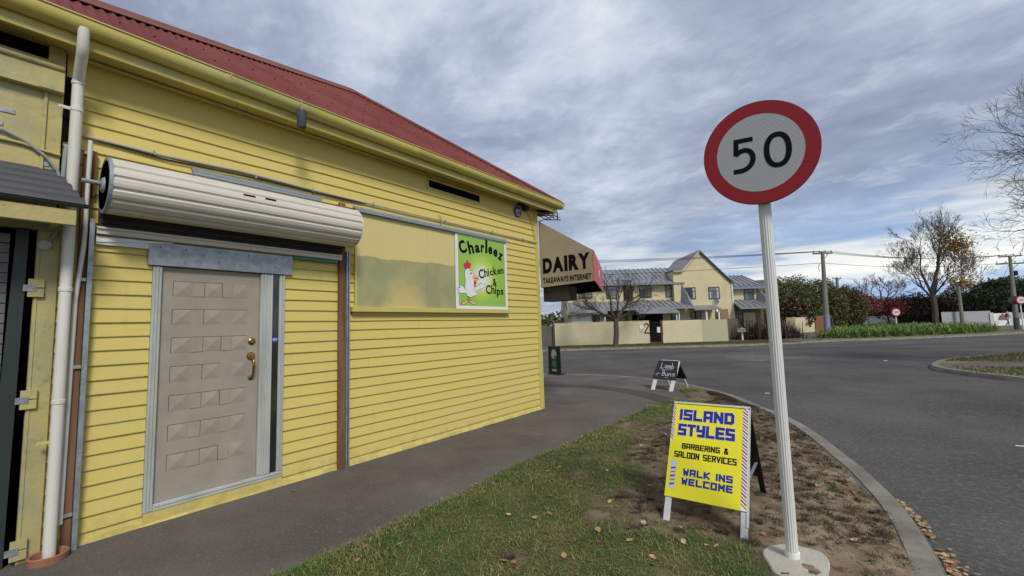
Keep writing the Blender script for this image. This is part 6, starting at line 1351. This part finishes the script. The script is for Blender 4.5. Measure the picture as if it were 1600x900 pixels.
# parked cars far beyond the planting
def car(base, ang, c, label):
    o = thing('parked_car', base, label, 'car', 'parked cars beyond the planting'); X_ = Vector((math.cos(ang), math.sin(ang), 0)); Y_ = Vector((-math.sin(ang), math.cos(ang), 0)); Bv = Vector(base)
    xf = lambda a_, b_, c_: tuple(Bv + X_*a_ + Y_*b_ + Vector((0,0,c_)))
    prof_ = [(-2.1,.35),(-2.15,.75),(-1.9,.92),(-1.2,.98),(-.6,1.42),(.8,1.45),(1.5,1.0),(2.1,.88),(2.15,.4)]
    mb = MB(xf); n = len(prof_); L_ = [(a_, -.82+.10*(max(0,z-.9)), z) for a_, z in prof_]; mb.prism(L_, (0,1,0)); mb.v = []; mb.f = []; mb.mi = []
    mb.add([(a_, -.84+.22*max(0,z-.9), z) for a_, z in prof_] + [(a_, .84-.22*max(0,z-.9), z) for a_, z in prof_], [tuple(range(n))[::-1], tuple(range(n,2*n))] + [(i,(i+1)%n,n+(i+1)%n,n+i) for i in range(n)])
    bd = obj('body', mb, mat('car_paint_'+label[:5], c, .25, .3), o, bevel=.04)
    mb = MB(xf); 
    for sgn in (-1, 1): mb.add([(-1.05,sgn*.80,1.0),(1.3,sgn*.80,1.02),(.75,sgn*.742,1.37),(-.55,sgn*.742,1.36)], [(0,1,2,3)])
    obj('side_window', mb, M['glass'], o)
    mb = MB(xf); mb.add([(1.47,-.70,1.04),(1.47,.70,1.04),(.86,.62,1.43),(.86,-.62,1.43)], [(0,1,2,3)]); mb.add([(-1.2,-.70,1.02),(-1.2,.70,1.02),(-.68,.62,1.38),(-.68,-.62,1.38)], [(0,1,2,3)]); obj('windscreen', mb, M['glass'], o)
    for a_ in (-1.35, 1.35):
        for s_ in (-.8, .62):
            mb = MB(xf); mb.prism([(a_+.31*math.cos(t), s_, .31+.31*math.sin(t)) for t in [2*PI*k/16 for k in range(16)]], (0,.18,0)); obj('wheel', mb, M['black'], o)
car((5.8,80.5,0), .3, (.62,.64,.66), 'white car mostly hidden behind the green planting, farther left')
car((7.6,83.0,0), .9, (.45,.47,.50), 'silver car mostly hidden behind the green planting, farther right')

# ---- pedestrian on the far footpath
def person(base, ang, label):
    o = thing('person', base, label, 'person'); mb_ = bpy.data.meshes.new('body')
    H_ = 1.62; J = {'pel':(0,0,.92),'ch':(0,.0,1.18),'nk':(0,.01,1.36),'hd':(0,.04,1.46),'tp':(0,.04,1.58),'rs':(.17,0,1.32),'re':(.25,.02,1.07),'rh':(.20,.22,1.04),'ls':(-.17,0,1.32),'le':(-.25,.02,1.07),'lh':(-.20,.22,1.04),
         'rhip':(.09,0,.86),'rk':(.11,.14,.50),'rf':(.11,.12,.08),'rt':(.11,.26,.04),'lhip':(-.09,0,.86),'lk':(-.10,-.02,.47),'lf':(-.10,-.26,.12),'lt':(-.10,-.17,.03)}
    E_ = [('pel','ch'),('ch','nk'),('nk','hd'),('hd','tp'),('nk','rs'),('rs','re'),('re','rh'),('nk','ls'),('ls','le'),('le','lh'),('pel','rhip'),('rhip','rk'),('rk','rf'),('rf','rt'),('pel','lhip'),('lhip','lk'),('lk','lf'),('lf','lt')]
    rad_ = dict(pel=.14,ch=.145,nk=.06,hd=.095,tp=.08,rs=.065,re=.045,rh=.035,ls=.065,le=.045,lh=.035,rhip=.09,rk=.06,rf=.045,rt=.035,lhip=.09,lk=.06,lf=.045,lt=.035)
    ks = list(J); mb_.from_pydata([J[k] for k in ks], [(ks.index(a_), ks.index(b_)) for a_, b_ in E_], [])
    so = bpy.data.objects.new('tmp', mb_); col.objects.link(so); md = so.modifiers.new('s', 'SKIN'); 
    for i, k in enumerate(ks): mb_.skin_vertices[0].data[i].radius = (rad_[k], rad_[k]*.85); mb_.skin_vertices[0].data[i].use_root = (k == 'pel')
    so.modifiers.new('d', 'SUBSURF').levels = 1; so.modifiers['d'].render_levels = 1
    dg_ = bpy.context.evaluated_depsgraph_get(); me = bpy.data.meshes.new_from_object(so.evaluated_get(dg_)); bpy.data.objects.remove(so)
    me.materials.clear()
    for q in (mat('blue_jeans', (.12,.20,.30), .8), mat('dark_top', (.03,.035,.04), .8), mat('skin', (.45,.27,.2), .6), mat('fair_hair', (.42,.34,.24), .7), mat('grey_shirt', (.3,.36,.38), .8)): me.materials.append(q)
    for p_ in me.polygons:
        z = p_.center.z; x = abs(p_.center.x); y = p_.center.y
        p_.material_index = 0 if z < .90 else (3 if (z > 1.44 and y < .08) or z > 1.55 else (2 if z > 1.37 or (y > .17 and z > .95) else (4 if z < 1.05 and x < .15 else 1)))
        p_.use_smooth = True
    c, s = math.cos(ang), math.sin(ang)
    for v in me.vertices: v.co = Vector((v.co.x*c-v.co.y*s, v.co.x*s+v.co.y*c, v.co.z))
    b_ = bpy.data.objects.new('body', me); col.objects.link(b_); b_.parent = o; return o
person((17.0,66.9,0), .9+PI, 'person in pale blue jeans and dark top walking on the far footpath', )

# ---- fallen leaves
lm = [mat('leaf_tan', (.40,.24,.13), .7, var=.2, vs=30), mat('leaf_brown', (.26,.12,.06), .7, var=.2, vs=30), mat('leaf_pale', (.46,.33,.21), .7, var=.2, vs=30)]
def leaf_mesh(sd):
    R = random.Random(sd); mb = MB(); n = 9; out = [(-.5,0,.0)]
    pr = [.0,.22,.34,.36,.28,.14,0]; vv = []
    for i in range(7):
        x = -.5+i/6; cur = .16*(x*x*2-.3)
        vv += [(x, -pr[i], .12*pr[i]*2.2+cur), (x, 0, cur), (x, pr[i], .14*pr[i]*R.uniform(1,3)+cur)]
    mb.add(vv, [(i*3+j, (i+1)*3+j, (i+1)*3+j+1, i*3+j+1) for i in range(6) for j in range(2)]); mb.tube([(-.5,0,.05),(-.68,.04,.1)], .015, 4)
    me = bpy.data.meshes.new('fallen_leaf'); me.from_pydata(mb.v, [], mb.f); return me
lmesh = []
for k in range(6): me = leaf_mesh(k); me.materials.append(lm[k % 3]); lmesh.append(me)
def put_leaf(x, y, z, s, label, grp):
    o = bpy.data.objects.new('fallen_leaf', random.choice(lmesh)); col.objects.link(o); o.location = (x, y, z); o.scale = (s, s, s)
    o.rotation_euler = (random.uniform(-.4,.4), random.uniform(-.4,.4), random.uniform(0, 2*PI)); tag(o, label, 'leaf', grp)
spots = [(2.55,2.82),(2.41,5.47),(2.47,4.45),(2.43,3.22),(2.69,3.06),(3.03,3.94),(3.15,4.31),(3.27,3.19),(3.3,2.87),(3.04,2.45),(1.98,1.66),(1.86,1.8),(3.78,3.14),(3.62,4.83),(4.18,3.02),(2.6,2.95),(2.2,2.3),(2.75,2.2),(2.1,3.9),(2.3,6.3),(2.15,7.3),(2.5,6.9),(3.5,2.75),(3.6,3.05),(3.05,2.9),(2.9,3.4),(4.3,4.9),(2.0,4.6),(1.95,5.3),(2.35,2.75)]
for x, y in spots: put_leaf(x, y, vz(x, y)+.022, random.uniform(.045, .062), 'dry curled tan leaf lying on the grass verge', 'fallen leaves on the verge')
for k in range(46):
    y = random.uniform(1.3, 6.5); x = random.uniform(verge_l(y)+.05, kerb_in(y)-.1); put_leaf(x, y, vz(x, y)+.015, random.uniform(.03, .05), 'dry curled tan leaf lying on the grass verge', 'fallen leaves on the verge')
for x, y in ((1.68,3.1),(1.63,3.15),(1.6,3.63),(.28,2.05),(1.3,6.8),(.9,4.9),(1.5,7.9)): put_leaf(x, y, .012, .045, 'dry tan leaf lying on the asphalt footpath', 'fallen leaves on the footpath')
V = []; C = []; R = random.Random(3)
for k in range(260):
    if k < 100: y = R.gauss(4.72, .17); x = np.interp(y, [4.22,4.7,5.13], [4.86,4.79,4.69])+.05+abs(R.gauss(0, .03))
    else: y = R.gauss(3.72, .22); x = np.interp(y, [3.2,3.59,4.22], [4.93,4.91,4.86])+.05+abs(R.gauss(0, .045))
    z = -.09+R.random()*.02; a_ = R.uniform(0, 2*PI); s = R.uniform(.012, .03); tz = R.uniform(-.4, .6)*s
    V.append([(x-s*math.cos(a_), y-s*math.sin(a_), z), (x+s*.6*math.sin(a_), y-s*.6*math.cos(a_), z+tz), (x+s*math.cos(a_), y+s*math.sin(a_), z+.004), (x-s*.6*math.sin(a_), y+s*.6*math.cos(a_), z-tz*.3)])
    C.append(np.array([(.38,.22,.11),(.28,.14,.07),(.45,.32,.18)][R.randrange(3)]))
tag(quadmesh('gutter_leaves', V, C, M['leaf']), 'drift of tan leaves collected in the road gutter', 'leaves', kind='stuff')
mb = MB(); mb.box(6.28,6.40,9.0,9.05,-.098,-.09); 
for i, (x, y, sx, sy_) in enumerate(((6.0,7.9,.10,.035),(2.95,10.9,.10,.06),(5.3,20.5,.12,.12))):
    mb = MB(); mb.prism([(x,y,-.098),(x+sx,y+.01,-.098),(x+sx*.9,y+sy_,-.098),(x+.01,y+sy_*.8,-.098)], (0,0,.006)); tag(obj('litter', mb, M['white'], at=(x,y,-.098)), ['white scrap of paper in the middle of the near road','white scrap of paper near the kerb behind the sign pole','small white scrap far out in the junction'][i], 'litter')
